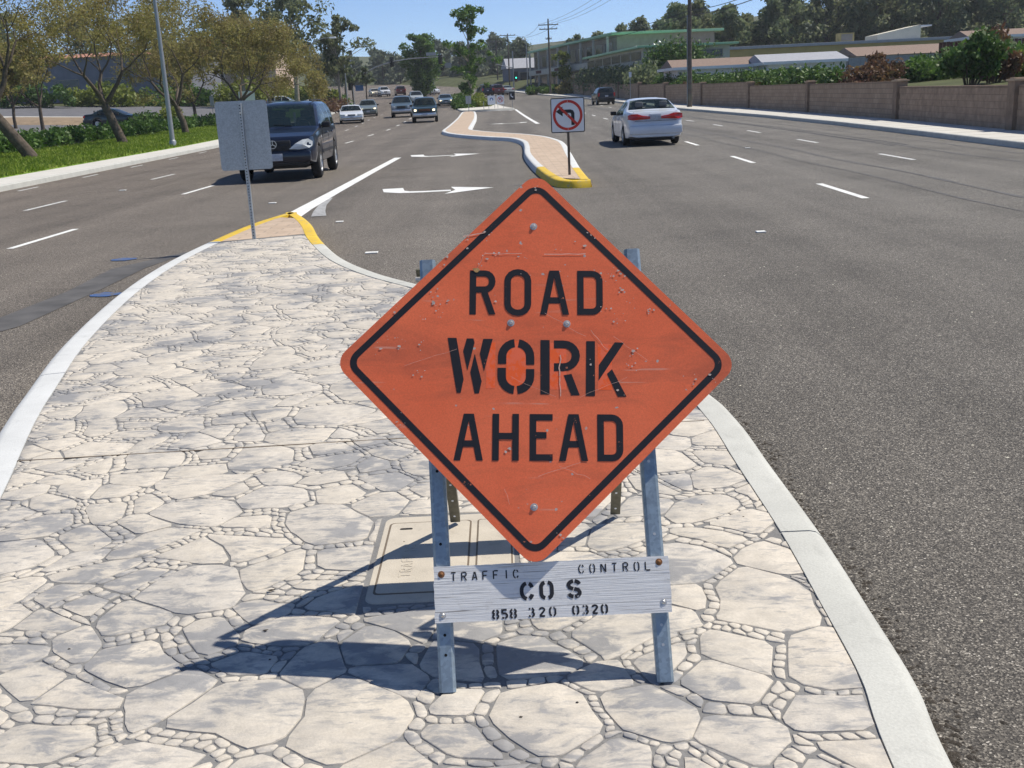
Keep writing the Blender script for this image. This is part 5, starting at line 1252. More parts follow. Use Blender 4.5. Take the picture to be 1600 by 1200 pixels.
hedge_line('low clipped green hedge between the grass strip and the parking lot', [(-20.2, 38), (-21.0, 46), (-21.6, 55), (-22.6, 68), (-23.2, 88), (-25, 106)], .8, .95, 4, 'lf_hedge', .5, 46, .12)

JG = 'brown-green street trees along the left grass'
street_tree('street_tree', 'leaning bare-branched street tree nearest the left edge of the picture', (-17.85, 41.8, .2), 3, 7.6, (-.62, -.1), 'bark', 'lf_jac', 11, .05, .44, 6, JG, trunk=2.3, r0=.22, spread=.52)
street_tree('street_tree', 'second street tree, in front of the parked teal sedan', (-19.2, 56, .2), 9, 8.4, (-.30, .05), 'bark', 'lf_jac', 14, .06, .48, 6, JG, trunk=2.2, r0=.21, spread=.54)
street_tree('street_tree', 'third street tree, just right of the grey lamp post', (-20.1, 70.3, .25), 14, 8.2, (-.16, 0), 'bark', 'lf_jac', 18, .07, .52, 6, JG, trunk=1.9, r0=.19, spread=.55)
street_tree('street_tree', 'brown-leaved street tree behind the grey sign back', (-20.6, 88, .4), 23, 8.4, (.05, 0), 'bark', 'lf_jac', 16, .085, .55, 6, JG, trunk=1.9, r0=.19, spread=.56)
street_tree('street_tree', 'rust-brown street tree above the silver SUV, farthest of the row', (-22.0, 106, .8), 31, 7.4, (.08, 0), 'bark', 'lf_jac', 18, .10, .6, 6, JG, trunk=1.8, r0=.18, spread=.56)
LG = 'smaller trees inside the parking lot'
street_tree('lot_tree', 'thin tree in the lot seen left of the second street tree', (-31.5, 76, terr(-31.5, 76)), 41, 6.2, (0, 0), 'bark', 'lf_jac', 26, .11, .5, 4, LG, trunk=1.8, r0=.12)
street_tree('lot_tree', 'thin tree in the lot behind the leaning street tree', (-36, 82, terr(-36, 82)), 43, 6.0, (.02, 0), 'bark', 'lf_jac', 26, .12, .5, 4, LG, trunk=1.8, r0=.11)
street_tree('lot_tree', 'olive tree in the lot between the lamp post and the grey sign', (-27, 98, terr(-27, 98)), 47, 7.0, (0, 0), 'bark', 'lf_jac', 40, .14, .6, 4, LG, trunk=1.8, r0=.14)
for k, (x, y, s, lb) in enumerate([(-24.5, 76, 1.0, 'round green shrub at the end of the hedge by the third street tree'), (-27.5, 92, 1.2, 'yellow-green shrub behind the parked teal sedan')]):
    bush(lb, (x, y, terr(x, y)), 60 + k, 1.2 * s, 1.2 * s, 1.5 * s, 'lf_hedge' if k == 0 else 'lf_lime', 14, 90, .13)
for k, (x, y, sx, h, lf, lb) in enumerate([(-47, 132, 4, 3.0, 'lf_lime', 'lime-green shrub bank below the grey building'), (-39, 134, 4, 2.8, 'lf_green', 'green shrub bank behind the lot trees'), (-33, 146, 3.6, 3.4, 'lf_lime', 'yellow-green shrubs left of the silver SUV'), (-28, 150, 3.6, 3.6, 'lf_lime', 'yellow-green shrubs behind the silver SUV'), (-23.5, 148, 2.6, 3.0, 'lf_lime', 'lime shrubs by the lamp post right of the silver SUV'), (-54, 128, 5, 3, 'lf_hedge', 'dark green shrub bank at the far left of the lot')]):
    bush(lb, (x, y, terr(x, y)), 80 + k, sx, 2.2, h, lf, 26, 120, .24)
for k, (x, y, sx, h, lf, lb) in enumerate([(-20.6, 128, 2.0, 1.3, 'lf_red', 'reddish ground-cover bank right of the parked white car'), (-21.6, 140, 2.2, 1.6, 'lf_red', 'rusty ground-cover bank near the second lamp post'), (-23.2, 156, 2.4, 2.0, 'lf_green', 'green bank at the foot of the signal pole')]):
    bush(lb, (x, y, terr(x, y)), 100 + k, sx, 5.0, h, lf, 22, 100, .2)

EG = 'tall eucalyptus trees on the left'
mass_tree('eucalyptus_tree', 'tallest airy eucalyptus above the brown street trees, cut by the top edge', (-24.0, 132, 2.2), 7, 16.2, 4.6, 3, 'lf_euc', 64, 80, .26, EG, 'bark_pale', .3, 'egg', .34, cl=.27, gaps=.5)
mass_tree('eucalyptus_tree', 'lower eucalyptus just left of the signal mast', (-20.8, 146, 2.2), 8, 10.4, 3.0, 2, 'lf_euc', 46, 80, .24, EG, 'bark_pale', .22, 'egg', .30, cl=.32, gaps=.4)
mass_tree('eucalyptus_tree', 'pale eucalyptus crown left of the tallest one', (-31.5, 138, 2.2), 12, 12.6, 3.8, 3, 'lf_euc', 48, 70, .26, EG, 'bark_pale', .25, 'egg', .30, cl=.30, gaps=.4)
for k, (x, h) in enumerate([(-19.5, 5.2), (-21.0, 5.6), (-18.3, 4.6)]):
    mass_tree('roadside_tree', ['slim palm-like tree below the lower eucalyptus', 'dark small tree left of the mast base', 'small tree right of the mast base'][k], (x - 1.2, 158 + 3 * k, 2.0), 120 + k, h, 1.1, 1, 'lf_dark', 16, 60, .22, 'small trees at the signal corner', 'bark', .12, 'dome', .5)
# median trees
mass_tree('median_tree', 'dense dark green column-shaped tree rising from the far median', (-13.0, 192, zr(192)), 17, 10.4, 3.1, 3, 'lf_green', 90, 140, .24, None, 'bark', .25, 'col', .08, cl=.36)
mass_tree('median_tree', 'tall loose young tree in the planted median with gaps showing sky', (-3.2, 131, zr(131) + .1), 27, 11.0, 2.7, 3, 'lf_green', 70, 62, .19, None, 'bark_pale', .16, 'col', .10, cl=.22, gaps=.5)
for k, (x, y) in enumerate([(-3.6, 117), (-2.2, 119), (-3.9, 124), (-2.6, 127), (-4.6, 132), (-2.4, 136), (-5.0, 142)]):
    bush(['olive-green shrub at the planted median front, nearest the sign back', 'olive-green shrub at the planted median front, nearest the white signs', 'rounded shrub behind the front shrubs of the planted median', 'shrub at the foot of the tall young median tree', 'shrub left of the tall young median tree', 'shrub right of the tall young median tree', 'last shrub at the back of the planted median'][k], (x, y, zr(y) + .14), 140 + k, 1.15, 1.6, 1.25, 'lf_lime' if k % 2 else 'lf_hedge', 14, 90, .14, 'shrubs on the planted median')

# distant trees closing the road
FT = 'distant trees closing the road'
rg = np.random.RandomState(77); nm = ['grey-green', 'pale olive', 'dull green', 'dark green', 'yellowish green']
spots = [(-64, 262, 9), (-56, 280, 8.5), (-48, 300, 9), (-41, 318, 8), (-34, 330, 9.5), (-28, 322, 8.8), (-21, 330, 8), (-15, 318, 9.2), (-10, 300, 9.0), (-5, 290, 8.2), (0, 280, 9.5), (5, 262, 8.5), (-72, 250, 10), (-38, 355, 12), (-19, 360, 12), (-52, 345, 12), (0, 345, 12), (-80, 300, 14)]
order = sorted(range(len(spots)), key=lambda k: spots[k][0] / spots[k][1])
ordn = ['first', 'second', 'third', 'fourth', 'fifth', 'sixth', 'seventh', 'eighth', 'ninth', 'tenth', 'eleventh', 'twelfth', 'thirteenth', 'fourteenth', 'fifteenth', 'sixteenth', 'seventeenth', 'eighteenth', 'nineteenth', 'twentieth']
for r_, k in enumerate(order):
    x, y, h = spots[k]
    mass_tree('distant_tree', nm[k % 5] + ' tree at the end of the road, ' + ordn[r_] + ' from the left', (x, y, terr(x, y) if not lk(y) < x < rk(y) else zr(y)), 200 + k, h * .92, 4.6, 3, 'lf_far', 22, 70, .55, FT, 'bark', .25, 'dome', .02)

# ------------------------------------------------------------------ right side: block wall, pole, buildings, trees
wall = empty('block_wall', (wk(30), 30, 0), 0, 'long tan concrete block wall with capped pilasters behind the right sidewalk', 'wall')
def wtop(y): return itp([(0, 1.15), (30, 1.22), (60, 1.42), (86, 1.55), (100, 1.60), (170, 1.75)], y)
wp = [8, 20, 30.6, 42.3, 57.0, 71.5, 85.5, 99.0, 113, 127, 141, 152, 160]
ox, oy = wk(30), 30
def W2(x, y, z): return (x - ox, y - oy, z)
bl = bpy.data.meshes.new('block'); tmp = MB(); tmp.box((0, 0, 0), (.19, .392, .192), .006); bl.from_pydata(tmp.V, [], tmp.F); bl.materials.append(M['block']); bl.update()
nblk = 0
for a, b in zip(wp[:-1], wp[1:]):
    xa, xb = wk(a), wk(b); d = Vector((xb - xa, b - a, 0)); L = d.length; d.normalize(); ang = math.atan2(-d.x, d.y); H = round(wtop((a + b) / 2) / .2) * .2; g = zr((a + b) / 2) + .10
    near = 30 < a < 42 or a == 20
    if near:
        # mortar core and single blocks
        m = MB(); m.box((0, L / 2, H / 2), (.165, L - .3, H - .012)); o = m.build('mortar_core', M['pil'], wall, loc=W2(xa + .11, a, g)); o.rotation_euler = (0, 0, ang)
        y_from = 3.0 if a == 20 else 0.0
        for c in range(int(H / .2 + .5)):
            y = .2 + (.2 if c % 2 else 0) + .18; y0b = y
            while y < L - .2:
                if a != 20 or y > 5.6:
                    p = Vector((xa + .11, a, g + .1 + .2 * c)) + d * y; o = bpy.data.objects.new('block', bl); o.location = W2(*p); o.rotation_euler = (0, 0, ang); o.scale = (1 + .02 * random.Random(nblk).random(), 1, 1); link(o, wall); nblk += 1
                y += .4
        if a == 20:
            pass
    else:
        m = MB(); m.box((0, L / 2, H / 2), (.19, L - .3, H)); o = m.build('wall_panel', M['blockfar'], wall, loc=W2(xa + .11, a, g)); o.rotation_euler = (0, 0, ang)
    m = MB(); m.box((0, L / 2, H + .03), (.21, L - .42, .055), .008); o = m.build('wall_cap', M['pil'], wall, loc=W2(xa + .11, a, g)); o.rotation_euler = (0, 0, ang)
for p in wp:
    g = zr(p) + .1; H = wtop(p) + .14
    MB().box((0, 0, H / 2), (.42, .42, H), .01).build('pilaster', M['pil'], wall, loc=W2(wk(p) + .10, p, g))
    m = MB(); m.box((0, 0, H + .03), (.52, .52, .06), .012); m.box((0, 0, H + .075), (.36, .36, .04), .012); m.build('pilaster_cap', M['cap'], wall, loc=W2(wk(p) + .10, p, g))
print('blocks', nblk)

def upole(name, label, loc, H, r, arms, cat='utility pole', group=None, bark='wood_pole'):
    root = empty(name, loc, 0, label, cat, group); MB().tube([(0, 0, -.2), (0, 0, H * .5), (0, 0, H)], [r, r * .85, r * .65], 12).build('pole', M[bark], root, 50)
    for (z, w, rz) in arms:
        R = Matrix.Rotation(rz, 3, 'Z'); arm = MB().box((0, 0, z), (w, .11, .13), .01, R).build('crossarm', M['wood_pole'], root)
        for t in (-.46, -.2, .2, .46):
            c = R @ Vector((w * t, 0, 0)); MB().lathe([(.03, z + .06), (.05, z + .12), (.035, z + .16), (.055, z + .20), (.01, z + .25)], 8, 'Z', (c.x, c.y, 0)).build('insulator', M['steel'], arm)
    return root
p1 = upole('utility_pole', 'tall brown utility pole on the sidewalk right of the white sedan', (14.26, 82, .25), 12.5, .17, [(11.9, 2.6, .3), (11.0, 2.4, .3)])
for z, h in ((.45, .5), (1.3, .3), (1.75, .2)): MB().lathe([(.172, z), (.176, z), (.176, z + h), (.172, z + h)], 14, 'Z').build('pole_band', M['olive'], p1, 40)
MB().tube([(-.19, 0, 0), (-.175, 0, 6.5)], .035, 8).build('conduit', M['steel'], p1)
upole('utility_pole', 'utility pole with double crossarm in front of the green-roofed building', (7.9, 166, zr(166) + .14), 10.75, .16, [(9.9, 3.0, .1), (9.3, 2.7, .1), (7.9, .9, .1)])
upole('utility_pole', 'farther utility pole with one wide crossarm above the green light', (2.36, 215, zr(215)), 10.2, .16, [(9.9, 3.0, .15)])
upole('utility_pole', 'farthest utility pole, beside the young median tree crown', (.1, 240, zr(240)), 9.6, .16, [(9.2, 2.7, .15), (7.6, 2.3, .15)])
def wire(label, a, b, sag, r=.022):
    A, B = Vector(a), Vector(b); pts = []
    for t in np.linspace(0, 1, 25): p = A.lerp(B, t); p.z -= sag * 4 * t * (1 - t); pts.append(p - A)
    o = MB().tube(pts, r, 5).build('overhead_wire', M['wire'], None, 60); o.location = A; tag(o, label, 'wire', 'overhead wires'); return o
wire('upper thick cable running right from the tall brown utility pole', (14.2, 82, 7.05), (16.0, 30, 9.2), 1.25, .022)
wire('lower thick cable running right from the tall brown utility pole', (14.2, 82, 6.72), (16.1, 30, 8.7), 1.15, .026)
wire('upper cable running left from the tall brown utility pole', (14.2, 82, 7.05), (7.9, 166, 9.0), .6, .022)
wire('lower cable running left from the tall brown utility pole', (14.2, 82, 6.72), (7.9, 166, 8.5), .6, .022)
for k, (o1, lb) in enumerate([(-1.2, 'leftmost'), (0.1, 'middle'), (1.25, 'rightmost')]):
    wire(lb + ' of the thin wires climbing right from the double crossarm', (7.9 + o1, 166, zr(166) + 10.2), (14.26 + o1 * .8, 82, 12.3), 1.0, .016)
wire('thin wire from the double crossarm to the wide-armed far pole', (6.6, 166, zr(166) + 10.1), (3.6, 215, zr(215) + 10.1), 1.0, .02)
wire('second thin wire from the double crossarm to the wide-armed far pole', (9.3, 166, zr(166) + 10.1), (1.0, 215, zr(215) + 10.1), 1.2, .02)
wire('thin wire between the two farthest utility poles', (1.0, 215, zr(215) + 10.1), (-1.2, 240, zr(240) + 9.4), .6, .02)

def house(name, label, cat, c, size, rz, wallm, roofm, rh=1.0, over=.4, kind='gable', wins=(), group=None, fascia=None):
    """c = base centre; wins: (face, u0, u1, z0, z1) on faces 'f' (-Y) and 's' (-X)"""
    root = empty(name, c, rz, label, cat, group); w, d, h = size
    MB().box((0, 0, h / 2), (w, d, h)).build('wall', M[wallm], root)
    if kind == 'gable':
        V = [(-w / 2 - over, -d / 2 - over, h), (w / 2 + over, -d / 2 - over, h), (w / 2 + over, d / 2 + over, h), (-w / 2 - over, d / 2 + over, h), (-w / 2 - over * .6, 0, h + rh), (w / 2 + over * .6, 0, h + rh)]
        F = [[0, 1, 5, 4], [2, 3, 4, 5], [1, 2, 5], [3, 0, 4], [3, 2, 1, 0]]
    elif kind == 'hip':
        q = min(w, d) * .45; V = [(-w / 2 - over, -d / 2 - over, h), (w / 2 + over, -d / 2 - over, h), (w / 2 + over, d / 2 + over, h), (-w / 2 - over, d / 2 + over, h), (-w / 2 + q, 0, h + rh), (w / 2 - q, 0, h + rh)]; F = [[0, 1, 5, 4], [2, 3, 4, 5], [1, 2, 5], [3, 0, 4], [3, 2, 1, 0]]
    else:
        V = []; F = []
    if V: roof = mesh_obj('roof', V, F, M[roofm], root)
    else: roof = MB().box((0, 0, h + rh / 2 + .002), (w + 2 * over, d + 2 * over, rh), .02).build('roof', M[roofm], root)
    if fascia: MB().box((0, -d / 2 - over - .04, h + .06), (w + 2 * over, .06, .26)).build('fascia', M[fascia], root); MB().box((-w / 2 - over - .04, 0, h + .06), (.06, d + 2 * over, .26)).build('fascia', M[fascia], root)
    for (fc, u0, u1, z0, z1) in wins:
        if fc == 'f': fr = MB().box(((u0 + u1) / 2, -d / 2 - .03, (z0 + z1) / 2), (u1 - u0, .08, z1 - z0)).build('window', M['stucco_dk'], root); MB().box(((u0 + u1) / 2, -d / 2 - .074, (z0 + z1) / 2), (u1 - u0 - .16, .012, z1 - z0 - .16)).build('pane', M['win'], fr)
        else: fr = MB().box((-w / 2 - .03, (u0 + u1) / 2, (z0 + z1) / 2), (.08, u1 - u0, z1 - z0)).build('window', M['stucco_dk'], root); MB().box((-w / 2 - .074, (u0 + u1) / 2, (z0 + z1) / 2), (.012, u1 - u0 - .16, z1 - z0 - .16)).build('pane', M['win'], fr)
    return root
# two-storey shops with green roofs, stepping towards the camera
def along(ax, ay, bx, by): return math.atan2(by - ay, bx - ax) 
gb = house('shop_building', 'long two-storey shop block with green metal roof, tallest on the right', 'building', (18.6, 179.7, 2.0), (14, 54, 6.9), math.radians(10.2), 'stucco_dk', 'roof_green', .32, 1.0, 'flat',
    [('s', -25 + 5.2 * k, -25 + 5.2 * k + 3.6, 4.1, 6.1) for k in range(10)] + [('s', -25 + 5.2 * k, -25 + 5.2 * k + 3.9, .5, 2.5) for k in range(10)])
MB().box((-7.6, 0, 3.3), (1.2, 53, .9), .02).build('balcony_parapet', M['stucco'], gb)
for k in range(8): MB().box((-8.05, -26 + 7.4 * k, 3.4), (.28, .28, 6.8)).build('column', M['stucco'], gb)
MB().box((-8.22, 18, 3.35), (.05, 4.2, .5)).build('shop_sign', M['red_fence'], gb); MB().box((-8.22, 4, 3.35), (.05, 3.2, .45)).build('shop_sign', M['red_fence'], gb)
gb2 = house('shop_building', 'lower pale wing with green roof beside the hedge', 'building', (19.8, 142, 1.2), (10, 33, 4.9), math.radians(5.9), 'stucco', 'roof_green', .24, .8, 'flat', [('s', -15.5 + 5.6 * k, -15.5 + 5.6 * k + 4.9, 3.65, 4.6) for k in range(6)] + [('f', -4, 4.2, 3.6, 4.5)])
for k in range(5): MB().lathe([(.16, 5.14), (.16, 5.6), (.24, 5.62), (.05, 5.8)], 8, 'Z', (-2 + .8 * (k % 2), -12 + 6 * k, 0)).build('roof_vent', M['steel'], gb2)
house('arched_building', 'grey gabled entrance building behind the green traffic light', 'building', (5.6, 226, zr(226)), (8, 6, 3.6), math.radians(10), 'bluewall', 'roof_grey', 2.0, .3, 'gable', [('f', -1.6, 1.6, .2, 2.8)])
HG = 'low houses behind the block wall'
house('house', 'low house with brown shingle roof just behind the utility pole', 'house', (21.0, 107, terr(21, 107) - .3), (8.6, 7, 1.9), math.radians(2), 'white_trim', 'roof_brown', .95, .5, 'gable', [('f', -3, -1.2, .6, 1.5), ('f', .8, 2.6, .6, 1.5)], HG, 'white_trim')
house('house', 'low house with pale grey roof and white eave right of the brown-roofed one', 'house', (28.0, 104, terr(28, 104) - .5), (7.2, 7, 1.8), math.radians(2), 'white_trim', 'roof_grey', .95, .5, 'gable', [('f', -2.6, -.8, .5, 1.4)], HG, 'white_trim')
house('house', 'low house with tan roof at the right behind the reddish shrubs', 'house', (38.5, 108, terr(38, 108) - .6), (9, 7, 1.7), math.radians(2), 'fence_grey', 'roof_brown', .9, .4, 'gable', [], HG)
yb = house('hall', 'long flat-roofed ochre building behind the low houses', 'building', (43, 146, terr(43, 146) - .8), (32, 10, 3.05), math.radians(-1), 'ochre', 'roof_grey', .35, .35, 'flat')
MB().box((2.0, -2.5, 3.95), (1.9, 1.6, 1.1)).build('roof_box', M['ochre'], yb); MB().box((2.0, -3.32, 3.95), (1.4, .05, .8)).build('vent_louvre', M['stucco_dk'], yb)
V = [(6, -3, 3.45), (11.5, -3, 3.45), (11.5, -3, 5.1), (6, -3, 4.1), (6, 2, 3.45), (11.5, 2, 3.45), (11.5, 2, 5.1), (6, 2, 4.1)]
mesh_obj('roof_monitor', V, [[0, 1, 2, 3], [7, 6, 5, 4], [0, 4, 5, 1], [3, 2, 6, 7], [1, 5, 6, 2], [0, 3, 7, 4]], M['cream'], yb); MB().box((12.1, -.5, 4.95), (1.6, 5, .16)).build('monitor_canopy', M['white_trim'], yb)
house('terracotta_roof_house', 'house with red tile roof showing above the ivy', 'house', (24.5, 150, terr(24, 150) - .6), (9, 7, 2.5), 0, 'pink', 'roof_red', .9, .4, 'gable')
house('house', 'house with tan roof high at the right edge above the dark red fence', 'house', (52, 112, terr(52, 112) - .4), (10, 7, 1.7), math.radians(-4), 'white_trim', 'roof_brown', .85, .4, 'gable', [], HG, 'white_trim')
rf = empty('board_fence', (40, 91, terr(40, 91)), 0, 'dark red board fence on the bank at the right edge', 'fence')
for k in range(36): MB().box((-3.6 + .30 * k, .02 * (k % 2) - .02 * k, .85), (.285, .03, 1.75 + .03 * (k % 3)), .004).build('board', M['red_fence'], rf)
for k in range(5): MB().box((-3.6 + 2.6 * k, .1 - .17 * k, .85), (.1, .1, 1.7)).build('fence_post', M['red_fence'], rf)
cf = empty('metal_fence', (29, 84, terr(29, 84)), 0, 'grey panel fence between the reddish shrub and the tall bush', 'fence')
for k in range(14): MB().box((-2 + .62 * k, 0, .75), (.6, .03, 1.3), .004).build('panel', M['fence_grey'], cf)
for k in range(8): MB().box((-2.3 + 1.24 * k, .05, .8), (.05, .05, 1.6)).build('fence_post', M['dark_metal'], cf)

# shrubs behind the wall
SG = 'shrubs behind the block wall'
sh = [(19.2, 46, 1.0, 2.35, 'lf_hedge', 'tall dense green bush with brown top behind the nearest wall panel'), (20.6, 47, .8, 2.5, 'lf_red', 'brown twiggy bush top beside the tall dense green one'), (17.2, 53, 1.15, 1.95, 'lf_red', 'dark reddish shrub above the second wall panel'), (18.3, 55, 1.0, 1.9, 'lf_red', 'reddish shrub right of the dark reddish one'), (16.9, 58.5, .9, 1.15, 'lf_red', 'low maroon shrub left of the dark reddish ones'), (16.9, 64, 1.3, 1.55, 'lf_green', 'bright green rounded shrub in front of the grey roof'), (17.2, 69, 1.0, 1.25, 'lf_hedge', 'mid green shrub left of the bright rounded one'),
      (17.5, 76, 1.1, 1.3, 'lf_jac', 'olive shrub with orange tips right of the utility pole'), (17.0, 83, 1.2, 1.5, 'lf_lime', 'yellow-green shrub just behind the utility pole'), (16.6, 90, 1.3, 1.6, 'lf_hedge', 'dark green shrub left of the utility pole'), (16.2, 96, 1.3, 1.7, 'lf_red', 'brown shrub above the white sedan roof'), (15.9, 102, 1.4, 1.9, 'lf_hedge', 'green shrub above the left of the white sedan'), (15.6, 109, 1.5, 2.0, 'lf_green', 'round light green shrub by the thin sign pole'),
      (23.5, 62, 1.6, 1.0, 'lf_green', 'green shrub on the bank below the board fence'), (26.5, 60, 1.6, 1.1, 'lf_hedge', 'second green shrub on the bank below the board fence'), (29.5, 63, 1.8, 1.2, 'lf_green', 'green shrub at the right edge below the board fence'), (24.5, 52, 1.6, .9, 'lf_lime', 'low grassy shrub right of the tall dense bush'), (27.5, 54, 1.4, 1.0, 'lf_green', 'green shrub in the corner above the nearest wall panel'), (33, 78, 2.2, 1.3, 'lf_hedge', 'dark shrub at the foot of the board fence'), (37, 80, 2.2, 1.4, 'lf_dark', 'dark shrub at the right end of the board fence')]
for k, (x, y, r, h, lf, lb) in enumerate(sh): bush(lb, (x + (1.5 if y > 56 and x < 18 else .5), y, terr(x, y) - .1), 300 + k, r, r * 1.1, h + .45, lf, 22, 150, .085 + y * .0009, SG)
hedge_line('long dark hedge below the lower green-roofed wing', [(15.9, 116), (15.0, 130), (13.7, 145), (12.3, 156)], 1.1, 3.3, 9, 'lf_dark', .6, 90, .2)
hedge_line('long mixed hedge rising behind the block wall on both sides of the utility pole', [(wk(v) + 2.3, v) for v in (60, 68, 76, 84, 92, 100, 108, 114)], .8, 1.75, 15, 'lf_hedge', .55, 60, .14)
hedge_line('dark ivy mass covering the end of the green-roofed wing', [(17.0, 121.5), (19.5, 122), (22.5, 122.5)], 1.2, 4.9, 10, 'lf_hedge', .5, 150, .2, 'ivy')
mass_tree('small_tree', 'bright lime-green small tree in front of the green-roofed shops', (10.2, 172, zr(172) + .3), 61, 6.0, 1.7, 2, 'lf_lime', 24, 90, .2, None, 'bark', .14, 'egg', .35)
bush('dry brown shrub at the end of the block wall', (10.6, 163, zr(163) + .1), 333, 1.6, 1.6, 2.4, 'lf_jac', 18, 100, .2)
for k, (x, y) in enumerate([(6.3, 171), (8.6, 168)]): bush(['low green shrub on the corner by the signal post', 'low green shrub at the foot of the double-crossarm pole'][k], (x, y, zr(y) + .1), 340 + k, 1.8, 1.6, 1.3, 'lf_green', 14, 90, .2)
# trees on the hill
TG = 'eucalyptus trees on the right hillside'
hill = [(16.5, 226, 7.2, 2.6), (20.5, 222, 7.6, 2.4), (25.5, 216, 7.4, 2.6), (27.0, 208, 9.0, 3.4), (30.5, 206, 8.2, 3.2), (28.5, 176, 9.4, 3.4), (32.5, 180, 9.8, 3.6), (36, 172, 8.2, 3.0), (39.5, 178, 7.0, 3.0), (43, 172, 8.6, 3.8), (46.5, 176, 10.2, 4.0), (50.5, 170, 10.4, 4.0), (54, 176, 9.6, 4.0), (57.5, 168, 11.2, 4.4), (62, 174, 11.6, 4.6), (66, 166, 12.0, 4.8), (70.5, 172, 13.0, 5), (75, 164, 13.0, 5), (80, 170, 13.5, 5), (48, 186, 11.5, 4.4), (60, 190, 13.5, 5), (70, 190, 15, 5), (82, 186, 16, 5.5), (34, 196, 9.5, 4), (33, 208, 8.6, 4), (41, 196, 9.5, 4), (52, 200, 11, 4.5), (88, 172, 14, 5.5), (94, 182, 16, 5.5), (24, 212, 8.0, 3.4), (36.5, 196, 9.2, 3.6)]
ho = sorted(range(len(hill)), key=lambda k: hill[k][0] / hill[k][1])
tens = ordn + ['twenty-first', 'twenty-second', 'twenty-third', 'twenty-fourth', 'twenty-fifth', 'twenty-sixth', 'twenty-seventh', 'twenty-eighth', 'twenty-ninth', 'thirtieth', 'thirty-first', 'thirty-second']
for r_, k in enumerate(ho):
    x, y, h, r = hill[k]; z = terr(x, y)
    lf = ['lf_dark', 'lf_euc', 'lf_dark', 'lf_euc', 'lf_dark'][k % 5]
    mass_tree('hillside_tree', ('dark pine-like' if lf == 'lf_dark' else 'olive eucalyptus') + ' tree on the right hillside, ' + tens[r_] + ' from the left', (x, y, z - .4), 400 + k, max(4, h + 1.0 + (1.6 if x > 56 else 0) - max(0, z - 4) * .5), r * 1.15, 3, lf, 50, 84, .36, TG, 'bark', .3, ['egg', 'dome', 'egg', 'egg', 'dome'][k % 5], .05, cl=.36, gaps=.35)

# ------------------------------------------------------------------ lamps, signals, small signs
def lamp_post(label, loc, H, arm, rz, group='street lamps on the left'):
    root = empty('street_lamp', loc, rz, label, 'street lamp', group); MB().tube([(0, 0, -.1), (0, 0, H * .6), (0, 0, H)], [.115, .085, .06], 12).build('post', M['steel'], root, 50)
    MB().lathe([(.16, 0), (.16, .25), (.115, .32)], 12, 'Z').build('base', M['steel'], root, 40)
    pts = [(0, 0, H - .1), (arm * .3, 0, H + .45), (arm * .7, 0, H + .68), (arm, 0, H + .7)]; MB().tube(pts, [.045, .04, .035, .03], 8).build('arm', M['steel'], root, 60)
    MB().box((arm + .28, 0, H + .68), (.72, .30, .16), .06).build('lamp_head', M['sheet_white'], root, 50); MB().box((arm + .3, 0, H + .595), (.45, .24, .04), .02).build('lamp_lens', M['lens'], root)
    return root
lamp_post('grey street lamp post standing in the grass between the second and third street trees', (-15.0, 50.2, .15), 9.2, 2.2, 0)
lamp_post('street lamp whose white head hangs over the kerb by the eucalyptus', (-19.3, 116, zr(116) + .14), 7.0, 2.2, 0)
lamp_post('farther thin street lamp left of the signal mast', (-20.5, 150, zr(150) + .14), 7.0, 2.0, 0)
lamp_post('street lamp on the far right corner by the green-roofed shops', (5.2, 191, zr(191) + .14), 7.8, -.7, 0, 'street lamps at the intersection')
def sig_head(root, x, y, z, lit=None, rz=0.0, name='signal_head'):
    h = MB().box((x, y, z), (.36, .25, 1.05), .04).build(name, M['dark_metal'], root)
    MB().box((x, y + .14, z), (.62, .02, 1.35), .03).build('back_plate', M['black'], h)
    for k, q in enumerate(('red', 'amber', 'green')):
        m = {'red': M['lit_red'] if lit == 'red' else M['trim'], 'amber': M['trim'], 'green': M['lit_green'] if lit == 'green' else M['trim']}[q]
        MB().disc((x, y - .128, z + .33 * (1 - k)), .13, 14).build('lens', m, h); MB().lathe([(.145, -.13), (.145, -.30)], 14, 'Y', (x, y, z + .33 * (1 - k))).build('visor', M['dark_metal'], h)
    return h
ms = empty('traffic_signal', (-21.6, 165, zr(165) + .14), 0, 'signal mast with a long curved arm reaching over the road from the left', 'traffic signal')
MB().tube([(0, 0, -.1), (0, 0, 4), (0, 0, 7.6)], [.17, .14, .11], 12).build('post', M['steel'], ms, 50)
MB().tube([(0, 0, 3.5), (1.5, 0, 4.1), (3.6, 0, 5.05), (6.1, 0, 5.75), (9, 0, 6.05), (13.8, 0, 6.15)], [.12, .11, .10, .085, .07, .05], 10).build('mast_arm', M['steel'], ms, 60)
MB().tube([(0, 0, 7.1), (1.0, 0, 7.9), (2.2, 0, 8.35), (3.3, 0, 8.35)], [.05, .045, .04, .035], 8).build('lamp_arm', M['steel'], ms, 60); MB().box((3.7, 0, 8.33), (.75, .3, .15), .05).build('lamp_head', M['sheet_white'], ms, 50)
sig_head(ms, 6.1, -.15, 5.7); sig_head(ms, 13.3, -.15, 5.75); sig_head(ms, -.35, -.2, 2.6); MB().box((1.0, -.1, 2.2), (1.2, .03, .8), .01).build('blue_plate', M['sky_blue'], ms); MB().box((0.05, 0, 7.3), (.5, .4, .6), .04).build('signal_box', M['dark_metal'], ms); MB().box((12.0, -.1, 6.55), (1.5, .03, .45), .01).build('street_name_plate', M['steel'], ms)
rsg = empty('traffic_signal', (-11.3, 196, zr(196)), 0, 'signal showing red beside the dense median tree', 'traffic signal')
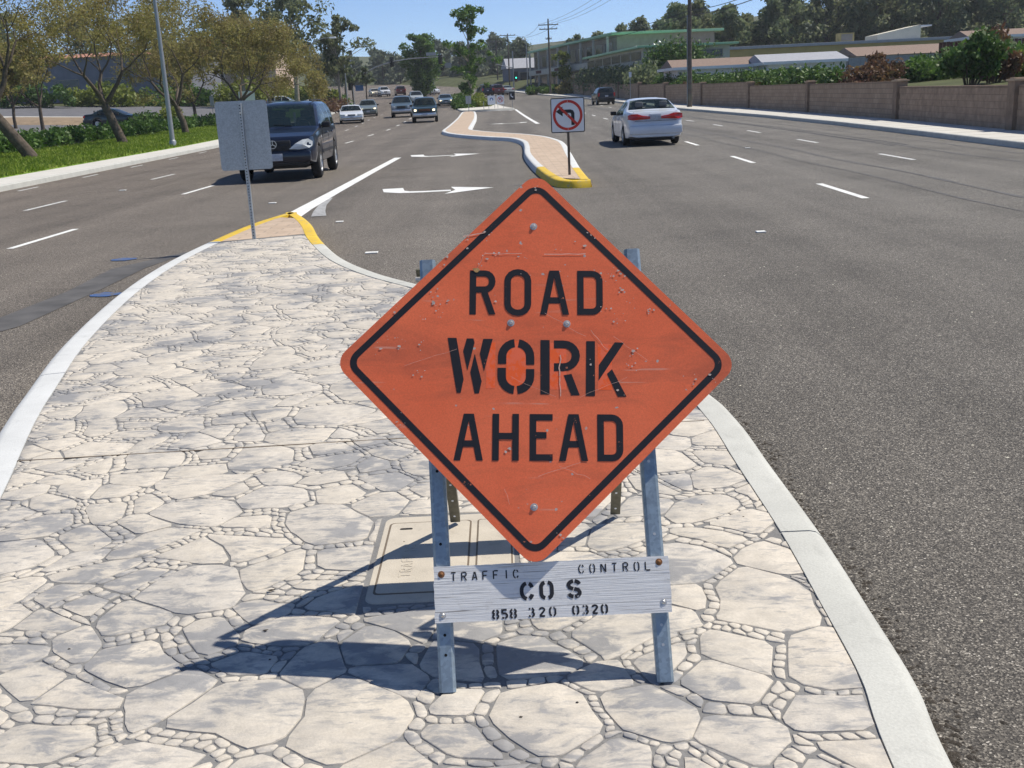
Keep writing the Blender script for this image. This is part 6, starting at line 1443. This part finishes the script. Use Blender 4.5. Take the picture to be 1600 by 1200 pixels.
MB().tube([(0, 0, -.1), (0, 0, 5.2)], .1, 10).build('post', M['steel'], rsg, 50); MB().tube([(0, 0, 5.05), (3.4, 0, 5.25)], [.07, .05], 8).build('mast_arm', M['steel'], rsg, 60); sig_head(rsg, 1.7, -.12, 4.85, 'red'); MB().box((2.75, -.1, 5.0), (1.1, .03, .85), .01).build('sign_plate', M['steel'], rsg)
gsg = empty('traffic_signal', (2.7, 184, zr(184) + .1), 0, 'signal post on the right corner showing green', 'traffic signal')
MB().tube([(0, 0, -.1), (0, 0, 6.7)], [.13, .09], 10).build('post', M['steel'], gsg, 50); MB().tube([(0, 0, 4.0), (-1.2, 0, 4.3), (-2.9, 0, 4.75)], [.07, .06, .04], 8).build('mast_arm', M['steel'], gsg, 60); sig_head(gsg, .42, -.1, 2.75, 'green')
MB().box((.42, -.24, 1.95), (.4, .05, .35), .03).build('pedestrian_head', M['red_fence'], gsg)
def sign(name, label, loc, w, h, zc, mat, rz=0.0, post='steel', group=None, legs=False, cat='road sign'):
    root = empty(name, loc, rz, label, cat, group)
    if legs:
        for s in (-1, 1): MB().box((s * w * .38, .03, (zc + h / 2) / 2), (.04, .03, zc + h / 2), .004).build('leg', M[post], root)
    else: MB().box((0, .03, (zc + h / 2) / 2), (.05, .04, zc + h / 2), .004).build('post', M[post], root)
    pl = rrect(0, zc, w, h, min(w, h) * .06, 3); n = len(pl); V = [(p[0], -.002, p[1]) for p in pl] + [(p[0], .002, p[1]) for p in pl]
    pn = mesh_obj('sign_panel', V, [list(range(n)), [2 * n - 1 - k for k in range(n)]] + [[k, n + k, n + (k + 1) % n, (k + 1) % n] for k in range(n)], M[mat], root)
    return root, pn
b_, pn = sign('barricade_sign', 'white square sign on two legs on the far median, left of the no-U-turn sign', (-.68, 108.6, zr(108) + .14), .76, .86, .82, 'sheet_white', legs=True, group='temporary signs on the far median')
flat_y(MB().stroke(arc(0, .85, .13, .17, 200, -20, 10), .09, .001), -.004).build('symbol', M['sky_blue'], pn)
b_, pn = sign('barricade_sign', 'white no-U-turn sign with a red ring on two legs on the far median', (.2, 108.4, zr(108) + .14), .72, .86, .82, 'sheet_white', legs=True, group='temporary signs on the far median')
flat_y(MB().stroke(arc(0, .84, .25, .25, 0, 350, 24), .055, .0015, True), -.004).build('prohibition_ring', M['red'], pn); flat_y(MB().stroke([(-.17, 1.01), (.17, .67)], .055, .002), -.004).build('prohibition_slash', M['red'], pn); flat_y(MB().stroke([(.09, .70), (.09, .9), (.06, .95), (-.06, .95), (-.09, .9), (-.09, .76)], .05, .001), -.004).build('arrow', M['black'], pn)
b_, pn = sign('keep_right_sign', 'dark panel with pale arrow on the right tip of the far median', (1.35, 107.6, zr(107) + .14), .55, .75, 1.15, 'black', group='temporary signs on the far median')
flat_y(MB().stroke([(-.1, 1.35), (-.1, 1.15), (.1, 1.0)], .08, .001), -.004).build('arrow', M['sheet_white'], pn)
sign('road_sign', 'grey back of a small sign at the far end of the curving island', (-2.75, 101.2, zr(101) + .14), .5, .7, 1.05, 'alu', math.pi)
sign('marker_post', 'thin pale marker post left of the white sign on the far median', (-1.45, 107.6, zr(107) + .14), .06, .3, .6, 'galv2')
sign('bus_stop_sign', 'thin pole with a narrow plate on the right sidewalk above the white sedan', (13.2, 110, zr(110) + .14), .28, .5, 2.6, 'sheet_white', .2, 'galv2')
sign('notice_board', 'small white notice board showing above the grey sign back', (-22.7, 100, terr(-22.7, 100)), 1.45, 1.1, 2.2, 'sheet_white', .1, 'wood_pole', legs=True)
sign('small_sign', 'small pale sign in the lot left of the notice board', (-25.9, 100, terr(-25.9, 100)), .35, .85, 1.9, 'galv2')
sign('kerb_post', 'short pale post on the far sidewalk left of the long white sedan', (-15.6, 84, zr(84) + .14), .2, .8, .55, 'sheet_white', 0, 'galv2')

# ------------------------------------------------------------------ left: lot, buildings
V = []; F = []
gxs = np.linspace(-75, -24.4, 18); gys = np.linspace(58, 132, 26)
V = [(x - (0 if k < 17 else .04 * (y - 58) * .8), y, terr(x, y) + .03) for y in gys for k, x in enumerate(gxs)]; F = [[j * 18 + i, j * 18 + i + 1, (j + 1) * 18 + i + 1, (j + 1) * 18 + i] for j in range(25) for i in range(17)]
lot = tag(mesh_obj('parking_lot', V, F, M['lot'], smooth=60), kind='structure')
def patch(name, x0, x1, y0, y1, dz, mat):
    xs = np.linspace(x0, x1, 12); ys = np.linspace(y0, y1, 8); V = [(x, y, terr(x, y) + dz * (1 if 0 < i < 11 and 0 < j < 7 else -.2)) for j, y in enumerate(ys) for i, x in enumerate(xs)]; F = [[j * 12 + i, j * 12 + i + 1, (j + 1) * 12 + i + 1, (j + 1) * 12 + i] for j in range(7) for i in range(11)]
    return tag(mesh_obj(name, V, F, M[mat], smooth=60), kind='structure')
patch('soil_bed', -46, -32, 90, 104, .35, 'soil'); patch('grass_bed', -42, -29, 64, 72, .12, 'lawn'); patch('path', -46, -27.8, 72.4, 73.4, .10, 'walk'); patch('path', -60, -30, 108, 109, .12, 'walk')
bb = house('store_building', 'large blue-grey store wall behind the left trees with red tile edge', 'building', (-62, 150, 3.4), (46, 14, 5.4), math.radians(-6), 'bluewall', 'roof_red', .8, .5, 'hip', [('f', -18 + 6 * k, -18 + 6 * k + 3.4, .6, 2.8) for k in range(6)])
pb = house('apartment_building', 'pink stucco building with white windows glimpsed through the brown trees', 'building', (-39.5, 166, 3.6), (16, 10, 6.4), math.radians(-4), 'pink', 'roof_red', 1.4, .6, 'hip', [])
for k in range(5): f_ = MB().box((-6.2 + 3.0 * k, -5.04, 3.4 + (k % 2) * .1), (1.3, .08, 2.4)).build('window', M['white_trim'], pb); MB().box((-6.2 + 3.0 * k, -5.088, 3.4), (.9, .012, 1.9)).build('pane', M['win'], f_)
bh = [(-70, 190, 13), (-58, 196, 12), (-48, 190, 13), (-40, 196, 11), (-82, 186, 14)]
for k, (x, y, h) in enumerate(bh): mass_tree('background_tree', ['tree above the store roof, second from the left', 'tree above the store roof, middle one', 'tree behind the pink building, left', 'tree behind the pink building, right', 'tree above the store roof, at the left edge'][k], (x, y, terr(x, y)), 500 + k, h, 5, 4, 'lf_euc', 30, 70, .42, 'trees behind the left buildings', 'bark', .3, 'dome', .2)

# ------------------------------------------------------------------ litter
rg = np.random.RandomState(90)
def chips(name, label, P, smin, smax, mat):
    mb = MB()
    for p in P:
        s = smin + (smax - smin) * rg.rand(); a = rg.rand() * 6.28; q = [(s * (.6 + .8 * rg.rand()) * math.cos(a + k * 1.257), s * (.5 + .6 * rg.rand()) * math.sin(a + k * 1.257)) for k in range(5)]
        V = [(p[0] + u, p[1] + v, p[2]) for u, v in q] + [(p[0], p[1], p[2] + s * .55)]; mb.add(V, [[k, (k + 1) % 5, 5] for k in range(5)])
    return tag(mb.build(name, M[mat]), label, 'grit', kind='stuff')
P = []
for _ in range(900):
    k = rg.randint(40, len(right_top) - 20); p = right_top[k]; q = right_top[k + 1]; t = rg.rand(); d = abs(rg.normal()) * .05 + .035
    P.append((p[0] + (q[0] - p[0]) * t + d * (1 if p[1] < 6.5 else .8), p[1] + (q[1] - p[1]) * t + d * (.0 if p[1] < 6.5 else .6), .001))
chips('grit', 'dark grit lying along the kerb of the near median', P, .004, .012, 'pebble_dark')
P = [(1.15 + 4.5 * rg.rand(), 1.6 + 9 * rg.rand() ** 1.3, .001) for _ in range(320)]
chips('gravel', 'loose pale gravel specks on the asphalt', P, .003, .009, 'cream')
P = [(-2 + 2.9 * rg.rand(), 2 + 6 * rg.rand(), .1415) for _ in range(60)]
chips('debris', 'tiny dark specks lying on the stamped paving', P, .002, .006, 'pebble_dark')
for k, (x, y, s, lb) in enumerate([(-.86, 3.36, .017, 'dry curled leaf on the paving left of the sign shadow'), (-.82, 3.07, .011, 'small dark seed pod on the paving near the shadow tip')]):
    mb = MB(); mb.add([(x - s, y, .146), (x, y + s * .45, .143), (x + s, y + .002, .148), (x, y - s * .45, .1435), (x, y, .149)], [[0, 4, 1], [1, 4, 2], [2, 4, 3], [3, 4, 0]]); tag(mb.build('dry_leaf', M['pebble_dark']), lb, 'leaf')


# ------------------------------------------------------------------ thin haze over the whole place
hz = MB().box((0, 860, 30), (1240, 1930, 110)).build('haze', M['wire'])
hz.data.materials.clear(); hm = bpy.data.materials.new('haze'); hm.use_nodes = True; hn = hm.node_tree; hn.nodes.clear()
ho_ = hn.nodes.new('ShaderNodeOutputMaterial'); pv = hn.nodes.new('ShaderNodeVolumePrincipled'); pv.inputs['Density'].default_value = 0.0003; pv.inputs['Color'].default_value = (0.90, 0.94, 1.0, 1); pv.inputs['Anisotropy'].default_value = 0.2
hn.links.new(pv.outputs[0], ho_.inputs['Volume']); hz.data.materials.append(hm); tag(hz, 'thin pale haze over the whole street', 'haze', kind='stuff')
